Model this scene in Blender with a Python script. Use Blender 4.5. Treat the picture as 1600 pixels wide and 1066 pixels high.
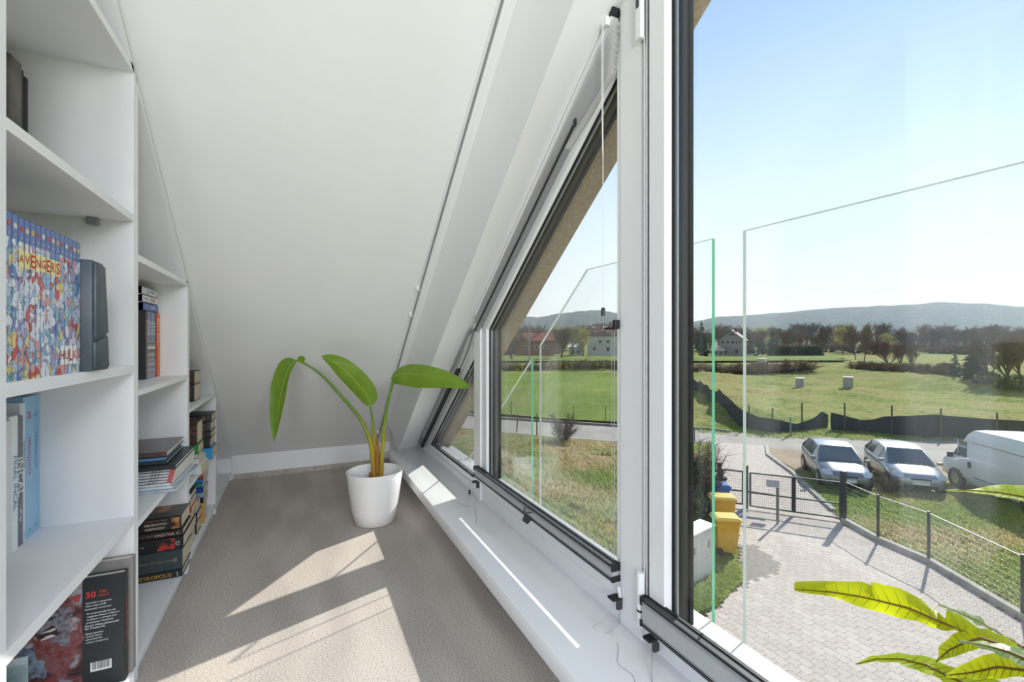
import bpy, bmesh, math, random
from mathutils import Vector, Matrix

for _o in list(bpy.data.objects):
    bpy.data.objects.remove(_o, do_unlink=True)
scene = bpy.context.scene
col = scene.collection
R = math.radians

# ------------------------------------------------------------------ camera
cam_data = bpy.data.cameras.new('camera')
cam_data.sensor_width = 36.0
cam_data.lens = 36.0 * 720 / 1600
cam_data.clip_start = 0.02
cam_data.clip_end = 8000
cam = bpy.data.objects.new('camera', cam_data)
col.objects.link(cam)
cam.location = (0, 0, 1.0)
cam.rotation_euler = (R(90), 0, -math.atan(335 / 720))
scene.camera = cam

# ------------------------------------------------------------------ sky, sun, exposure
SUN_AZ, SUN_EL = R(70.4), R(33.4)            # azimuth from +Y towards +X
world = bpy.data.worlds.new('sky')
scene.world = world
world.use_nodes = True
wn = world.node_tree
wn.nodes.clear()
w_out = wn.nodes.new('ShaderNodeOutputWorld')
w_bg = wn.nodes.new('ShaderNodeBackground')
w_sky = wn.nodes.new('ShaderNodeTexSky')
w_sky.sky_type = 'NISHITA'
w_sky.sun_disc = False
w_sky.sun_elevation = SUN_EL
w_sky.sun_rotation = SUN_AZ
w_sky.air_density = 1.0
w_sky.dust_density = 0.0
w_sky.ozone_density = 1.5
w_bg.inputs['Strength'].default_value = 0.19
# spring haze: the clear sky whitens evenly towards the horizon all round
w_tc = wn.nodes.new('ShaderNodeTexCoord')
w_sep = wn.nodes.new('ShaderNodeSeparateXYZ')
w_abs = wn.nodes.new('ShaderNodeMath'); w_abs.operation = 'ABSOLUTE'
w_ramp = wn.nodes.new('ShaderNodeValToRGB'); w_ramp.color_ramp.interpolation = 'EASE'
w_ramp.color_ramp.elements[0].position = 0.0; w_ramp.color_ramp.elements[0].color = (0.92, 0.92, 0.92, 1)
w_ramp.color_ramp.elements[1].position = 0.62; w_ramp.color_ramp.elements[1].color = (0.08, 0.08, 0.08, 1)
w_mix = wn.nodes.new('ShaderNodeMixRGB'); w_mix.inputs[2].default_value = (4.6, 4.9, 5.1, 1)
wn.links.new(w_tc.outputs['Generated'], w_sep.inputs[0]); wn.links.new(w_sep.outputs['Z'], w_abs.inputs[0])
wn.links.new(w_abs.outputs[0], w_ramp.inputs[0]); wn.links.new(w_ramp.outputs[0], w_mix.inputs[0])
wn.links.new(w_sky.outputs[0], w_mix.inputs[1]); wn.links.new(w_mix.outputs[0], w_bg.inputs[0])
wn.links.new(w_bg.outputs[0], w_out.inputs[0])

sun_data = bpy.data.lights.new('sun', 'SUN')
sun_data.energy = 6.5
sun_data.angle = R(0.53)
sun_data.color = (1.0, 0.97, 0.93)
sun = bpy.data.objects.new('sun', sun_data)
col.objects.link(sun)
sun.location = (60, 20, 40)
_to_sun = Vector((math.sin(SUN_AZ) * math.cos(SUN_EL), math.cos(SUN_AZ) * math.cos(SUN_EL), math.sin(SUN_EL)))
sun.rotation_euler = _to_sun.to_track_quat('Z', 'Y').to_euler()

vs = scene.view_settings
vs.view_transform = 'Standard'
vs.look = 'None'
vs.gamma = 1.0
vs.use_curve_mapping = False
vs.exposure = 0.12
scene.cycles.transparent_max_bounces = 24

# ------------------------------------------------------------------ helpers
def tag(o, label=None, cat=None, group=None, kind=None):
    if label: o['label'] = label
    if cat: o['category'] = cat
    if group: o['group'] = group
    if kind: o['kind'] = kind
    return o

def wloc(o):
    v = Vector((0, 0, 0))
    while o is not None:
        v += o.location
        o = o.parent
    return v

def empty(name, loc=(0, 0, 0), rot=(0, 0, 0)):
    o = bpy.data.objects.new(name, None)
    o.empty_display_size = 0.05
    o.location = loc
    o.rotation_euler = rot
    col.objects.link(o)
    return o

class MB:
    """collects polygons and links them as one mesh object"""
    def __init__(s):
        s.v = []; s.f = []; s.m = []
    def add(s, vs_, fs, mi=0):
        n = len(s.v)
        s.v += [tuple(p) for p in vs_]
        for f in fs:
            s.f.append([i + n for i in f]); s.m.append(mi)
        return s
    def box(s, x0, x1, y0, y1, z0, z1, mi=0):
        return s.add([(x0, y0, z0), (x1, y0, z0), (x1, y1, z0), (x0, y1, z0), (x0, y0, z1), (x1, y0, z1), (x1, y1, z1), (x0, y1, z1)],
                     [(0, 3, 2, 1), (4, 5, 6, 7), (0, 1, 5, 4), (1, 2, 6, 5), (2, 3, 7, 6), (3, 0, 4, 7)], mi)
    def cbox(s, c, d, mi=0):
        return s.box(c[0] - d[0] / 2, c[0] + d[0] / 2, c[1] - d[1] / 2, c[1] + d[1] / 2, c[2] - d[2] / 2, c[2] + d[2] / 2, mi)
    def loft(s, rings, caps=True, closed=True, mi=0):
        """rings: lists of 3D points, same count"""
        n = len(rings[0]); b = len(s.v)
        for r in rings: s.v += [tuple(p) for p in r]
        for i in range(len(rings) - 1):
            for j in range(n if closed else n - 1):
                k = (j + 1) % n
                s.f.append([b + i * n + j, b + i * n + k, b + (i + 1) * n + k, b + (i + 1) * n + j]); s.m.append(mi)
        if caps:
            s.f.append([b + j for j in range(n)][::-1]); s.m.append(mi)
            s.f.append([b + (len(rings) - 1) * n + j for j in range(n)]); s.m.append(mi)
        return s
    def prismx(s, poly, x0, x1, mi=0):
        return s.loft([[(x0, y, z) for y, z in poly], [(x1, y, z) for y, z in poly]], mi=mi)
    def prismy(s, poly, y0, y1, mi=0):
        return s.loft([[(x, y0, z) for x, z in poly], [(x, y1, z) for x, z in poly]], mi=mi)
    def prismz(s, poly, z0, z1, mi=0):
        return s.loft([[(x, y, z0) for x, y in poly], [(x, y, z1) for x, y in poly]], mi=mi)
    def ringx(s, outer, inner, x0, x1, mi=0):
        """frame between two polygons with the same vertex count in the (y, z) plane"""
        n = len(outer)
        for i in range(n):
            j = (i + 1) % n
            q = [outer[i], outer[j], inner[j], inner[i]]
            s.prismx(q, x0, x1, mi)
        return s
    def tube(s, pts, rad, sides=8, caps=True, mi=0):
        pts = [Vector(p) for p in pts]
        if not hasattr(rad, '__len__'): rad = [rad] * len(pts)
        rings = []
        t0 = (pts[1] - pts[0]).normalized()
        up = Vector((0, 0, 1)) if abs(t0.z) < 0.9 else Vector((1, 0, 0))
        a = t0.cross(up).normalized()
        for i, p in enumerate(pts):
            t = (pts[min(i + 1, len(pts) - 1)] - pts[max(i - 1, 0)])
            if t.length < 1e-9: t = t0
            t.normalize()
            a = (a - t * a.dot(t))
            if a.length < 1e-6: a = t.orthogonal()
            a.normalize()
            b = t.cross(a)
            rings.append([p + (a * math.cos(2 * math.pi * k / sides) + b * math.sin(2 * math.pi * k / sides)) * rad[i] for k in range(sides)])
        return s.loft(rings, caps=caps, mi=mi)
    def lathe(s, prof, c, sides=32, caps=True, mi=0):
        return s.loft([[(c[0] + r * math.cos(2 * math.pi * k / sides), c[1] + r * math.sin(2 * math.pi * k / sides), c[2] + z) for k in range(sides)] for r, z in prof], caps=caps, mi=mi)
    def grid(s, pts2d, mi=0):
        nu = len(pts2d); nv = len(pts2d[0]); b = len(s.v)
        for r in pts2d: s.v += [tuple(p) for p in r]
        for i in range(nu - 1):
            for j in range(nv - 1):
                s.f.append([b + i * nv + j, b + i * nv + j + 1, b + (i + 1) * nv + j + 1, b + (i + 1) * nv + j]); s.m.append(mi)
        return s
    def mesh(s, name, mats):
        me = bpy.data.meshes.new(name)
        me.from_pydata(s.v, [], s.f)
        for m in (mats if isinstance(mats, (list, tuple)) else [mats]): me.materials.append(m)
        if any(s.m):
            me.polygons.foreach_set('material_index', s.m)
        return me
    def build(s, name, mats, parent=None, smooth=False, fix=True, bevel=0, local=False, angle=40):
        if parent is not None and not local:
            w = wloc(parent)
            s.v = [(x - w.x, y - w.y, z - w.z) for x, y, z in s.v]
        me = s.mesh(name, mats)
        if fix or bevel:
            bm = bmesh.new(); bm.from_mesh(me)
            bmesh.ops.recalc_face_normals(bm, faces=bm.faces)
            if bevel:
                ed = [e for e in bm.edges if len(e.link_faces) == 2 and e.calc_face_angle(0) > 0.5]
                bmesh.ops.bevel(bm, geom=ed, offset=bevel, segments=2, affect='EDGES', profile=0.5, clamp_overlap=True)
            bm.to_mesh(me); bm.free()
        if smooth:
            me.polygons.foreach_set('use_smooth', [True] * len(me.polygons))
            if angle: me.set_sharp_from_angle(angle=R(angle))
        o = bpy.data.objects.new(name, me)
        col.objects.link(o)
        if parent is not None: o.parent = parent
        return o

def copy_tree(o, parent=None):
    c = o.copy(); col.objects.link(c); c.parent = parent
    for ch in list(o.children): copy_tree(ch, c)
    return c

def inset(poly, ds):
    """offset each edge i (poly[i]->poly[i+1]) of a convex counter-clockwise polygon inwards by ds[i]"""
    n = len(poly); L = []
    for i in range(n):
        (x0, y0), (x1, y1) = poly[i], poly[(i + 1) % n]
        dx, dy = x1 - x0, y1 - y0; l = math.hypot(dx, dy)
        nx, ny = -dy / l, dx / l
        L.append((nx, ny, nx * x0 + ny * y0 + ds[i]))
    out = []
    for i in range(n):
        a1, b1, c1 = L[i - 1]; a2, b2, c2 = L[i]
        det = a1 * b2 - a2 * b1
        out.append(((c1 * b2 - c2 * b1) / det, (a1 * c2 - a2 * c1) / det))
    return out

# ------------------------------------------------------------------ materials
def hexc(h):
    h = h.lstrip('#')
    c = [int(h[i:i + 2], 16) / 255 for i in (0, 2, 4)]
    return tuple((x / 12.92 if x <= 0.04045 else ((x + 0.055) / 1.055) ** 2.4) for x in c)

_mats = {}
def mat(name, c, rough=0.5, metal=0.0, spec=0.5, c2=None, scale=20, detail=4, lo=0.35, hi=0.65, bump=None, stretch=None, coord='Object', transl=None, coat=0, emis=None, c3=None):
    if name in _mats: return _mats[name]
    if isinstance(c, str): c = hexc(c)
    if isinstance(c2, str): c2 = hexc(c2)
    if isinstance(c3, str): c3 = hexc(c3)
    m = bpy.data.materials.new(name); m.use_nodes = True
    nt = m.node_tree; b = nt.nodes['Principled BSDF']
    b.inputs['Base Color'].default_value = (*c, 1)
    b.inputs['Roughness'].default_value = rough
    b.inputs['Metallic'].default_value = metal
    b.inputs['Specular IOR Level'].default_value = spec
    if coat: b.inputs['Coat Weight'].default_value = coat
    if emis:
        b.inputs['Emission Color'].default_value = (*emis[0], 1); b.inputs['Emission Strength'].default_value = emis[1]
    co = None
    def coords():
        nonlocal co
        if co is None:
            if coord == 'World':
                g = nt.nodes.new('ShaderNodeNewGeometry'); out = g.outputs['Position']
            else:
                tc = nt.nodes.new('ShaderNodeTexCoord'); out = tc.outputs['Object']
            if stretch:
                mp = nt.nodes.new('ShaderNodeMapping'); mp.inputs['Scale'].default_value = stretch
                nt.links.new(out, mp.inputs[0]); out = mp.outputs[0]
            co = out
        return co
    if c2 is not None:
        n = nt.nodes.new('ShaderNodeTexNoise'); n.inputs['Scale'].default_value = scale; n.inputs['Detail'].default_value = detail
        nt.links.new(coords(), n.inputs['Vector'])
        r = nt.nodes.new('ShaderNodeValToRGB')
        r.color_ramp.elements[0].position = lo; r.color_ramp.elements[0].color = (*c, 1)
        r.color_ramp.elements[1].position = hi; r.color_ramp.elements[1].color = (*c2, 1)
        if c3 is not None:
            e = r.color_ramp.elements.new(min(0.99, hi + 0.12)); e.color = (*c3, 1)
        nt.links.new(n.outputs['Fac'], r.inputs[0]); nt.links.new(r.outputs[0], b.inputs['Base Color'])
    if bump:
        n2 = nt.nodes.new('ShaderNodeTexNoise'); n2.inputs['Scale'].default_value = bump[0]; n2.inputs['Detail'].default_value = 3
        nt.links.new(coords(), n2.inputs['Vector'])
        bp = nt.nodes.new('ShaderNodeBump'); bp.inputs['Strength'].default_value = bump[1]; bp.inputs['Distance'].default_value = bump[2]
        nt.links.new(n2.outputs['Fac'], bp.inputs['Height']); nt.links.new(bp.outputs[0], b.inputs['Normal'])
    if transl:
        t = nt.nodes.new('ShaderNodeBsdfTranslucent'); t.inputs[0].default_value = (*transl[0], 1)
        mx = nt.nodes.new('ShaderNodeMixShader'); mx.inputs[0].default_value = transl[1]
        o = nt.nodes['Material Output']
        nt.links.new(b.outputs[0], mx.inputs[1]); nt.links.new(t.outputs[0], mx.inputs[2]); nt.links.new(mx.outputs[0], o.inputs[0])
    _mats[name] = m
    return m

def glass_mat(name, tint=(0.985, 0.99, 0.985), f0=0.022, rough=0.0):
    m = bpy.data.materials.new(name); m.use_nodes = True
    nt = m.node_tree; nt.nodes.remove(nt.nodes['Principled BSDF'])
    o = nt.nodes['Material Output']
    t = nt.nodes.new('ShaderNodeBsdfTransparent'); t.inputs[0].default_value = (*tint, 1)
    g = nt.nodes.new('ShaderNodeBsdfGlossy'); g.inputs['Roughness'].default_value = rough
    lw = nt.nodes.new('ShaderNodeLayerWeight'); lw.inputs[0].default_value = 0.5
    p5 = nt.nodes.new('ShaderNodeMath'); p5.operation = 'POWER'; p5.inputs[1].default_value = 5.0
    ma = nt.nodes.new('ShaderNodeMath'); ma.operation = 'MULTIPLY_ADD'; ma.inputs[1].default_value = 1 - f0; ma.inputs[2].default_value = f0
    mx = nt.nodes.new('ShaderNodeMixShader')
    nt.links.new(lw.outputs['Facing'], p5.inputs[0]); nt.links.new(p5.outputs[0], ma.inputs[0]); nt.links.new(ma.outputs[0], mx.inputs[0])
    nt.links.new(t.outputs[0], mx.inputs[1]); nt.links.new(g.outputs[0], mx.inputs[2]); nt.links.new(mx.outputs[0], o.inputs[0])
    return m

M = dict(
    wall=mat('white wall paint', '#efefef', 0.9, spec=0.2, c2='#ececec', scale=3, bump=(220, 0.04, 0.002)),
    frame=mat('white window plastic', '#f0f0f1', 0.28, spec=0.5),
    sill=mat('white sill board', '#eeeeee', 0.3, c2='#ebebeb', scale=5),
    black=mat('black rubber', '#17181a', 0.55),
    dkgrey=mat('dark grey plastic', '#3a3c3f', 0.5),
    grey=mat('grey aluminium', '#9a9c9f', 0.35, metal=0.5),
    spacer=mat('dark spacer bar', '#3b3936', 0.35, metal=0.6),
    board=mat('white laminate board', '#f0f0f1', 0.5, c2='#ececee', scale=4),
    fabric=mat('pale grey pleated fabric', '#d9d9da', 0.9, c2='#cfcfd1', scale=300, transl=((0.8, 0.8, 0.8), 0.25)),
    cord=mat('white cord', '#e4e2de', 0.7),
    thread=mat('grey thread', '#a5a5a6', 0.7),
    stucco=mat('beige stucco', '#a39077', 0.95, spec=0.1, c2='#8f7d66', scale=60, bump=(160, 0.6, 0.004)),
    carpet=None, glass=glass_mat('window glass'),
)
def carpet_material():
    m = mat('beige loop carpet', '#a29890', 0.95, spec=0.05)
    nt = m.node_tree; b = nt.nodes['Principled BSDF']
    tc = nt.nodes.new('ShaderNodeTexCoord')
    def noise(sc, det, st=None):
        n = nt.nodes.new('ShaderNodeTexNoise'); n.inputs['Scale'].default_value = sc; n.inputs['Detail'].default_value = det
        src = tc.outputs['Object']
        if st:
            mp = nt.nodes.new('ShaderNodeMapping'); mp.inputs['Scale'].default_value = st
            nt.links.new(src, mp.inputs[0]); src = mp.outputs[0]
        nt.links.new(src, n.inputs['Vector']); return n
    fine = noise(230, 3, (0.7, 1.5, 1)); r = nt.nodes.new('ShaderNodeValToRGB')
    r.color_ramp.elements[0].position = 0.33; r.color_ramp.elements[0].color = (*hexc('#a3988d'), 1)
    r.color_ramp.elements[1].position = 0.66; r.color_ramp.elements[1].color = (*hexc('#d9d0c7'), 1)
    nt.links.new(fine.outputs['Fac'], r.inputs[0])
    # vacuum strokes: long lighter pile streaks
    st = noise(2.2, 1.5, (2.6, 0.7, 1)); r2 = nt.nodes.new('ShaderNodeValToRGB')
    r2.color_ramp.elements[0].position = 0.40; r2.color_ramp.elements[0].color = (0.84, 0.84, 0.84, 1)
    r2.color_ramp.elements[1].position = 0.60; r2.color_ramp.elements[1].color = (1.0, 1.0, 1.0, 1)
    nt.links.new(st.outputs['Fac'], r2.inputs[0])
    mx = nt.nodes.new('ShaderNodeMixRGB'); mx.blend_type = 'MULTIPLY'; mx.inputs[0].default_value = 1
    nt.links.new(r.outputs[0], mx.inputs[1]); nt.links.new(r2.outputs[0], mx.inputs[2]); nt.links.new(mx.outputs[0], b.inputs['Base Color'])
    bp = nt.nodes.new('ShaderNodeBump'); bp.inputs['Strength'].default_value = 0.5; bp.inputs['Distance'].default_value = 0.003
    nt.links.new(fine.outputs['Fac'], bp.inputs['Height']); nt.links.new(bp.outputs[0], b.inputs['Normal'])
    return m
M['carpet'] = carpet_material()

# ------------------------------------------------------------------ room shell
def struct(o): o['kind'] = 'structure'; return o
SL = 0.745                                    # roof pitch (rise per metre)
def zc(y): return 0.17 + SL * (3.87 - y)      # underside of the sloping ceiling
WS = 0.72                                     # pitch of the window heads
YF = -0.6                                     # the modelled room ends here, behind the camera
struct(MB().box(-0.89, 0.93, -3.0, 3.9, -0.25, 0).build('floor', M['carpet']))
struct(MB().box(-0.89, 0.93, 3.87, 4.05, -0.25, 0.30).build('wall_back', M['wall']))
struct(MB().box(-0.42, 0.69, 3.857, 3.87, 0.0, 0.035).build('baseboard_back', M['carpet']))
struct(MB().prismx([(0.95, 0), (3.9, 0), (3.9, zc(3.9) + .02), (0.95, zc(0.95) + .02)], -1.0, -0.87).build('wall_left', M['wall']))
struct(MB().prismx([(3.95, zc(3.95)), (0.35, zc(0.35)), (0.35, zc(0.35) + 0.25), (3.95, zc(3.95) + 0.25)], -1.0, 1.06).build('ceiling', M['wall']))
# gable wall: a sloped beam between the ceiling and the window heads, down to the floor at the far end
def gab_ring(y):
    z2 = 2.715 - WS * y; zt = zc(y) + .015; P = [(0.600, zt)]
    for k in range(7):                       # plastered cove between the ceiling and the beam
        t = k / 6; P.append((0.600 + 0.09 * math.sin(t * math.pi / 2) ** 1.0, zc(y) - (zc(y) - z2) * (1 - math.cos(t * math.pi / 2)) - .001))
    return [(x, y, z) for x, z in P + [(0.866, 2.772 - WS * y), (0.866, zt)]]
gable = struct(MB().loft([gab_ring(YF), gab_ring(0.4), gab_ring(2.0), gab_ring(3.62)]).box(0.69, 0.866, 3.618, 3.9, -.02, 0.36).build('wall_right', M['wall'], smooth=True, angle=25))
def gab2(x, c):
    return [(x, YF, c - WS * YF), (x, YF, zc(YF) + .2), (x, 3.95, zc(3.95) + .2), (x, 3.95, 0.0), (x, (c - 0.05) / WS, 0.05)]
struct(MB().loft([gab2(0.866, 2.80), gab2(0.93, 2.80)]).build('trim_1', M['wall']))
soff = struct(MB().loft([gab2(0.93, 2.655), gab2(1.062, 2.646)]).build('trim_2', M['stucco']))
struct(MB().box(0.70, 0.93, YF, 3.7, -0.25, 0.125).build('wall_below_sill', M['wall']))
struct(MB().box(0.93, 1.06, YF, 3.75, -4.9, 0.10).build('wall_outer', M['stucco']))
# inner sill with its rounded far corner
sp = [(0.61, YF), (0.875, YF), (0.875, 3.60), (0.69, 3.61), (0.664, 3.59), (0.635, 3.54), (0.617, 3.48), (0.61, 3.43)]
struct(MB().prismz(sp, 0.121, 0.178).build('window_sill', M['sill'], bevel=0.008, smooth=True))
struct(MB().prismy([(0.93, 0.15), (1.09, 0.15), (1.09, 0.185), (0.93, 0.205)], YF, 3.55).build('trim_3', mat('light grey outer sill', '#b9bbbd', 0.5, c2='#afb1b3', scale=5)))

# ------------------------------------------------------------------ windows
def slope_z(y, c): return c - WS * y
def window(name, y0, y1, zb, c, ins, face, two=True):
    """ins: insets of bottom, far side, slope, near side to the glass edge"""
    if slope_z(y1, c) - zb > 0.05:
        P = [(y0, zb), (y1, zb), (y1, slope_z(y1, c)), (y0, slope_z(y0, c))]; d = list(ins)
    else:
        P = [(y0, zb), ((c - zb) / WS, zb), (y0, slope_z(y0, c))]; d = [ins[0], ins[2], ins[3]]
    w = struct(empty(name, (0.90, (y0 + y1) / 2, zb)))
    k = lambda t: inset(P, [q * t for q in d])
    s = lambda e: inset(P, [q + e for q in d])
    MB().ringx(P, k(0.5), face[0], 0.935).build('frame', M['frame'], w)
    sash = MB().ringx(k(0.53), s(-0.012), face[1], 0.93).build('sash', M['frame'], w)
    MB().ringx(k(0.50), k(0.53), face[1] + .004, 0.92).build('seal', M['dkgrey'], w)
    MB().ringx(s(-0.012), s(-0.008), 0.871, 0.93).build('inner_gasket', M['black'], sash)
    MB().ringx(s(-0.008), s(0), 0.878, 0.884).build('glazing_bead', M['grey'], sash)
    a_, b_ = s(-0.008), s(0.0); n_ = len(a_); c_, e_ = s(-0.010), s(0.004)
    sp_, og_ = MB(), MB()
    for i in range(1, n_):                     # dark spacer and gasket on the sides and head; the bottom ledge is white
        j = (i + 1) % n_
        sp_.prismx([a_[i], a_[j], b_[j], b_[i]], 0.884, 0.918); og_.prismx([c_[i], c_[j], e_[j], e_[i]], 0.918, 0.93)
    sp_.build('spacer_bar', M['spacer'], sash); og_.build('outer_gasket', M['black'], sash)
    MB().prismx([a_[0], a_[1], b_[1], b_[0]], 0.892, 0.93).build('bottom_ledge', mat('pale grey ledge', '#a9abad', 0.5), sash)
    MB().prismx([a_[0], a_[1], b_[1], b_[0]], 0.884, 0.892).build('bottom_gasket', M['black'], sash)
    MB().prismx(s(-0.004), 0.886, 0.889).build('pane', M['glass'], sash)
    MB().prismx(s(-0.004), 0.913, 0.916).build('pane', M['glass'], sash)
    return w
C0 = 2.775
window('window_1', 2.25, 3.7, 0.176, C0, (0.090, 0.1, 0.152, 0.095), (0.864, 0.870))
w2 = window('window_2', 1.03, 2.25, 0.176, C0, (0.131, 0.118, 0.152, 0.085), (0.860, 0.856))
w3 = window('window_3', -0.50, 1.03, 0.176, C0, (0.085, 0.142, 0.16, 0.16), (0.860, 0.846))
# mullion covers and hinges
MB().box(0.852, 0.866, 0.992, 1.085, 0.178, slope_z(1.085, C0 - .02)).build('mullion_cover', M['frame'], w3, bevel=0.003)
MB().box(0.850, 0.866, 2.216, 2.306, 0.178, slope_z(2.306, C0 - .02)).build('mullion_cover', M['frame'], w2, bevel=0.003)
for yg in (0.972, 0.962, 0.956):
    MB().box(0.844, 0.8465, yg, yg + 0.0022, 0.30, 2.0).build('groove', M['dkgrey'] if yg < .96 else M['frame'], w3)
def hinge(y, z0, z1, parent):
    h = MB().tube([(0.842, y, z0), (0.842, y, z1)], 0.0105, 12).build('hinge', M['frame'], parent, smooth=True)
    MB().tube([(0.842, y, z0 - .035), (0.842, y, z0 - .006)], 0.0108, 12).build('hinge_pin', M['frame'], h, smooth=True)
    MB().tube([(0.842, y, z0 - .006), (0.842, y, z0)], 0.0112, 12).build('hinge_ring', M['dkgrey'], h)
hinge(0.984, 0.275, 0.375, w3)
hb = MB().box(0.832, 0.85, 0.972, 0.997, 1.815, 2.02).build('hinge', M['frame'], w3, bevel=0.004)
MB().box(0.830, 0.834, 0.980, 0.990, 1.90, 1.985).build('hinge_slot', M['dkgrey'], hb)

# ------------------------------------------------------------------ juliet balcony glass
gp = glass_mat('balcony glass', tint=(0.985, 0.995, 0.99), f0=0.018)
ge = mat('green glass edge', '#79c9a4', 0.15, spec=0.6, transl=((0.45, 0.85, 0.68), 0.5))
gt = mat('pale glass edge', '#c3cdc9', 0.15, spec=0.6, transl=((.75, .8, .78), .5))
def glass_panel(poly, label, edge_mats):
    o = MB()
    t = empty('glass_panel', (1.106, poly[0][0], poly[0][1]))
    MB().prismx(poly, 1.101, 1.111).build('pane', gp, t)
    for i, m_ in enumerate(edge_mats):
        if m_ is None: continue
        (a, b), (c, d) = poly[i], poly[(i + 1) % len(poly)]
        l = math.hypot(c - a, d - b); ny, nz = (d - b) / l * .0009, -(c - a) / l * .0009
        MB().prismx([(a, b), (c, d), (c + ny, d + nz), (a + ny, b + nz)], 1.1005, 1.1115).build('polished_edge', m_, t)
    tag(t, label, 'glass panel', 'glass balustrade panels outside the windows')
glass_panel([(-0.55, 0.12), (0.872, 0.12), (0.872, 1.30), (-0.55, 1.30)], 'long frameless glass balustrade panel outside the nearest big window', [None, gt, gt, None])
glass_panel([(0.977, 0.12), (2.037, 0.12), (2.037, 0.978), (1.624, 1.30), (0.977, 1.30)], 'frameless glass balustrade panel with one clipped corner outside the middle window', [None, gt, gt, gt, ge])
glass_panel([(2.128, 0.12), (3.16, 0.12), (2.128, 0.906)], 'triangular glass balustrade panel outside the smallest far window', [None, gt, ge])

# ------------------------------------------------------------------ pleated blinds
def rail(name, p0, p1, w, h, m, parent, up=Vector((0, 0, 1))):
    """bar from p0 to p1; w across x, h along the in-plane normal"""
    p0, p1 = Vector(p0), Vector(p1); t = (p1 - p0).normalized()
    n = Vector((1, 0, 0)); k = t.cross(n).normalized()
    if k.z < 0: k = -k
    q = lambda p: [p - n * w / 2 - k * h / 2, p + n * w / 2 - k * h / 2, p + n * w / 2 + k * h / 2, p - n * w / 2 + k * h / 2]
    return MB().loft([q(p0), q(p1)]).build(name, m, parent)
def flat_blind(y0, y1, zb, zt, label, tall):
    t = empty('pleated_blind', (0.838, (y0 + y1) / 2, zb))
    MB().box(0.826, 0.852, y0, y1, zb, zb + 0.007).build('bottom_rail', M['dkgrey'], t)
    MB().box(0.827, 0.851, y0, y1, zb + 0.009, zb + 0.013).build('bottom_rail_trim', M['grey'], t)
    n = max(3, int((zt - zb - 0.032) / 0.004))
    z0, z1 = zb + 0.013, zt - 0.019
    L, Rr = [], []
    for i in range(2 * n + 1):
        z = z0 + (z1 - z0) * i / (2 * n); e = 0.0015 * (i % 2)
        L.append((0.828 + e, z)); Rr.append((0.850 - e, z))
    MB().prismy(L + Rr[::-1], y0 + .002, y1 - .002).build('pleated_fabric', mat('grey pleated fabric', '#b9babb', 0.85), t)
    MB().box(0.826, 0.852, y0, y1, zt - 0.019, zt - 0.012).build('top_rail', M['grey'], t)
    MB().box(0.8285, 0.850, y0, y1, zt - 0.012, zt - 0.007).build('top_rail_groove', M['black'], t)
    MB().box(0.826, 0.852, y0, y1, zt - 0.007, zt - 0.003).build('top_rail_lip', M['dkgrey'], t)
    MB().box(0.843, 0.852, y0, y1, zt - 0.003, zt).build('top_rail_edge', M['black'], t)
    for y in (y0, y1):
        MB().box(0.824, 0.8535, y - .004, y + .002, zt - 0.022, zt).build('end_cap', M['black'], t)
        MB().box(0.824, 0.8535, y - .004, y + .002, zb, zb + .015).build('end_cap', M['black'], t)
    if tall:
        ym = 1.62
        MB().loft([[(0.822, ym - .03, zb + .007), (0.822, ym + .03, zb + .007), (0.826, ym + .03, zb + .007), (0.826, ym - .03, zb + .007)],
                   [(0.808, ym - .02, zb - .012), (0.808, ym + .02, zb - .012), (0.812, ym + .02, zb - .014), (0.812, ym - .02, zb - .014)]]).build('pull_tab', M['dkgrey'], t)
        MB().tube([(0.824, ym - .03, zt - .02), (0.812, ym - .015, zt - .024), (0.810, ym + .01, zt - .024), (0.824, ym + .03, zt - .02)], 0.0025, 6).build('pull_tab', M['dkgrey'], t)
    tag(t, label, 'blind')
    return t
b2 = flat_blind(1.088, 2.245, 0.300, 0.353, 'collapsed grey pleated blind along the bottom of the middle window', True)
b3 = flat_blind(-0.45, 0.965, 0.244, 0.322, 'taller collapsed grey pleated blind along the bottom of the nearest window', False)
# sloped blind at the head of the middle window: fixed rail, hanging rail and the fabric fanned open at its upper end
def slp(x, y, c): return (x, y, slope_z(y, c))
sb = empty('sloped_blind', slp(0.84, 1.1, 2.73)); tag(sb, 'pale pleated blind fanned open along the sloping head of the middle window', 'blind')
rail('head_rail', slp(0.842, 1.10, 2.745), slp(0.842, 2.24, 2.745), 0.024, 0.018, M['frame'], sb)
rail('hanging_rail', slp(0.842, 1.30, 2.652), slp(0.842, 2.24, 2.668), 0.024, 0.020, M['grey'], sb)
rail('rail_groove', slp(0.8285, 1.30, 2.648), slp(0.8285, 2.24, 2.664), 0.004, 0.010, M['black'], sb)
g = []
n = 44
edge = [(1.084, 2.720), (1.088, 2.655), (1.104, 2.585), (1.19, 2.600), (1.298, 2.640)]
for i in range(n + 1):
    t_ = (i / n) ** 0.75                      # wide pleats at the pulled-down top, tight ones along the hanging rail
    f_ = t_ * 4; k_ = min(3, int(f_)); e0, e1 = edge[k_], edge[k_ + 1]; q_ = f_ - k_
    b_ = Vector(slp(0.842, e0[0] + (e1[0] - e0[0]) * q_, e0[1] + (e1[1] - e0[1]) * q_))
    a = Vector(slp(0.842, 2.235, 2.735 - .060 * t_)); m_ = Vector(slp(0.842, 1.55, 2.728 - .055 * t_))
    xo = 0.011 if i % 2 else -0.011
    g.append([p + Vector((xo, 0, 0)) for p in (a, a.lerp(m_, .5), m_, m_.lerp(b_, .25), m_.lerp(b_, .5), m_.lerp(b_, .75), b_)])
MB().grid(g).build('pleated_fabric', M['fabric'], sb, fix=False)
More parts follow.
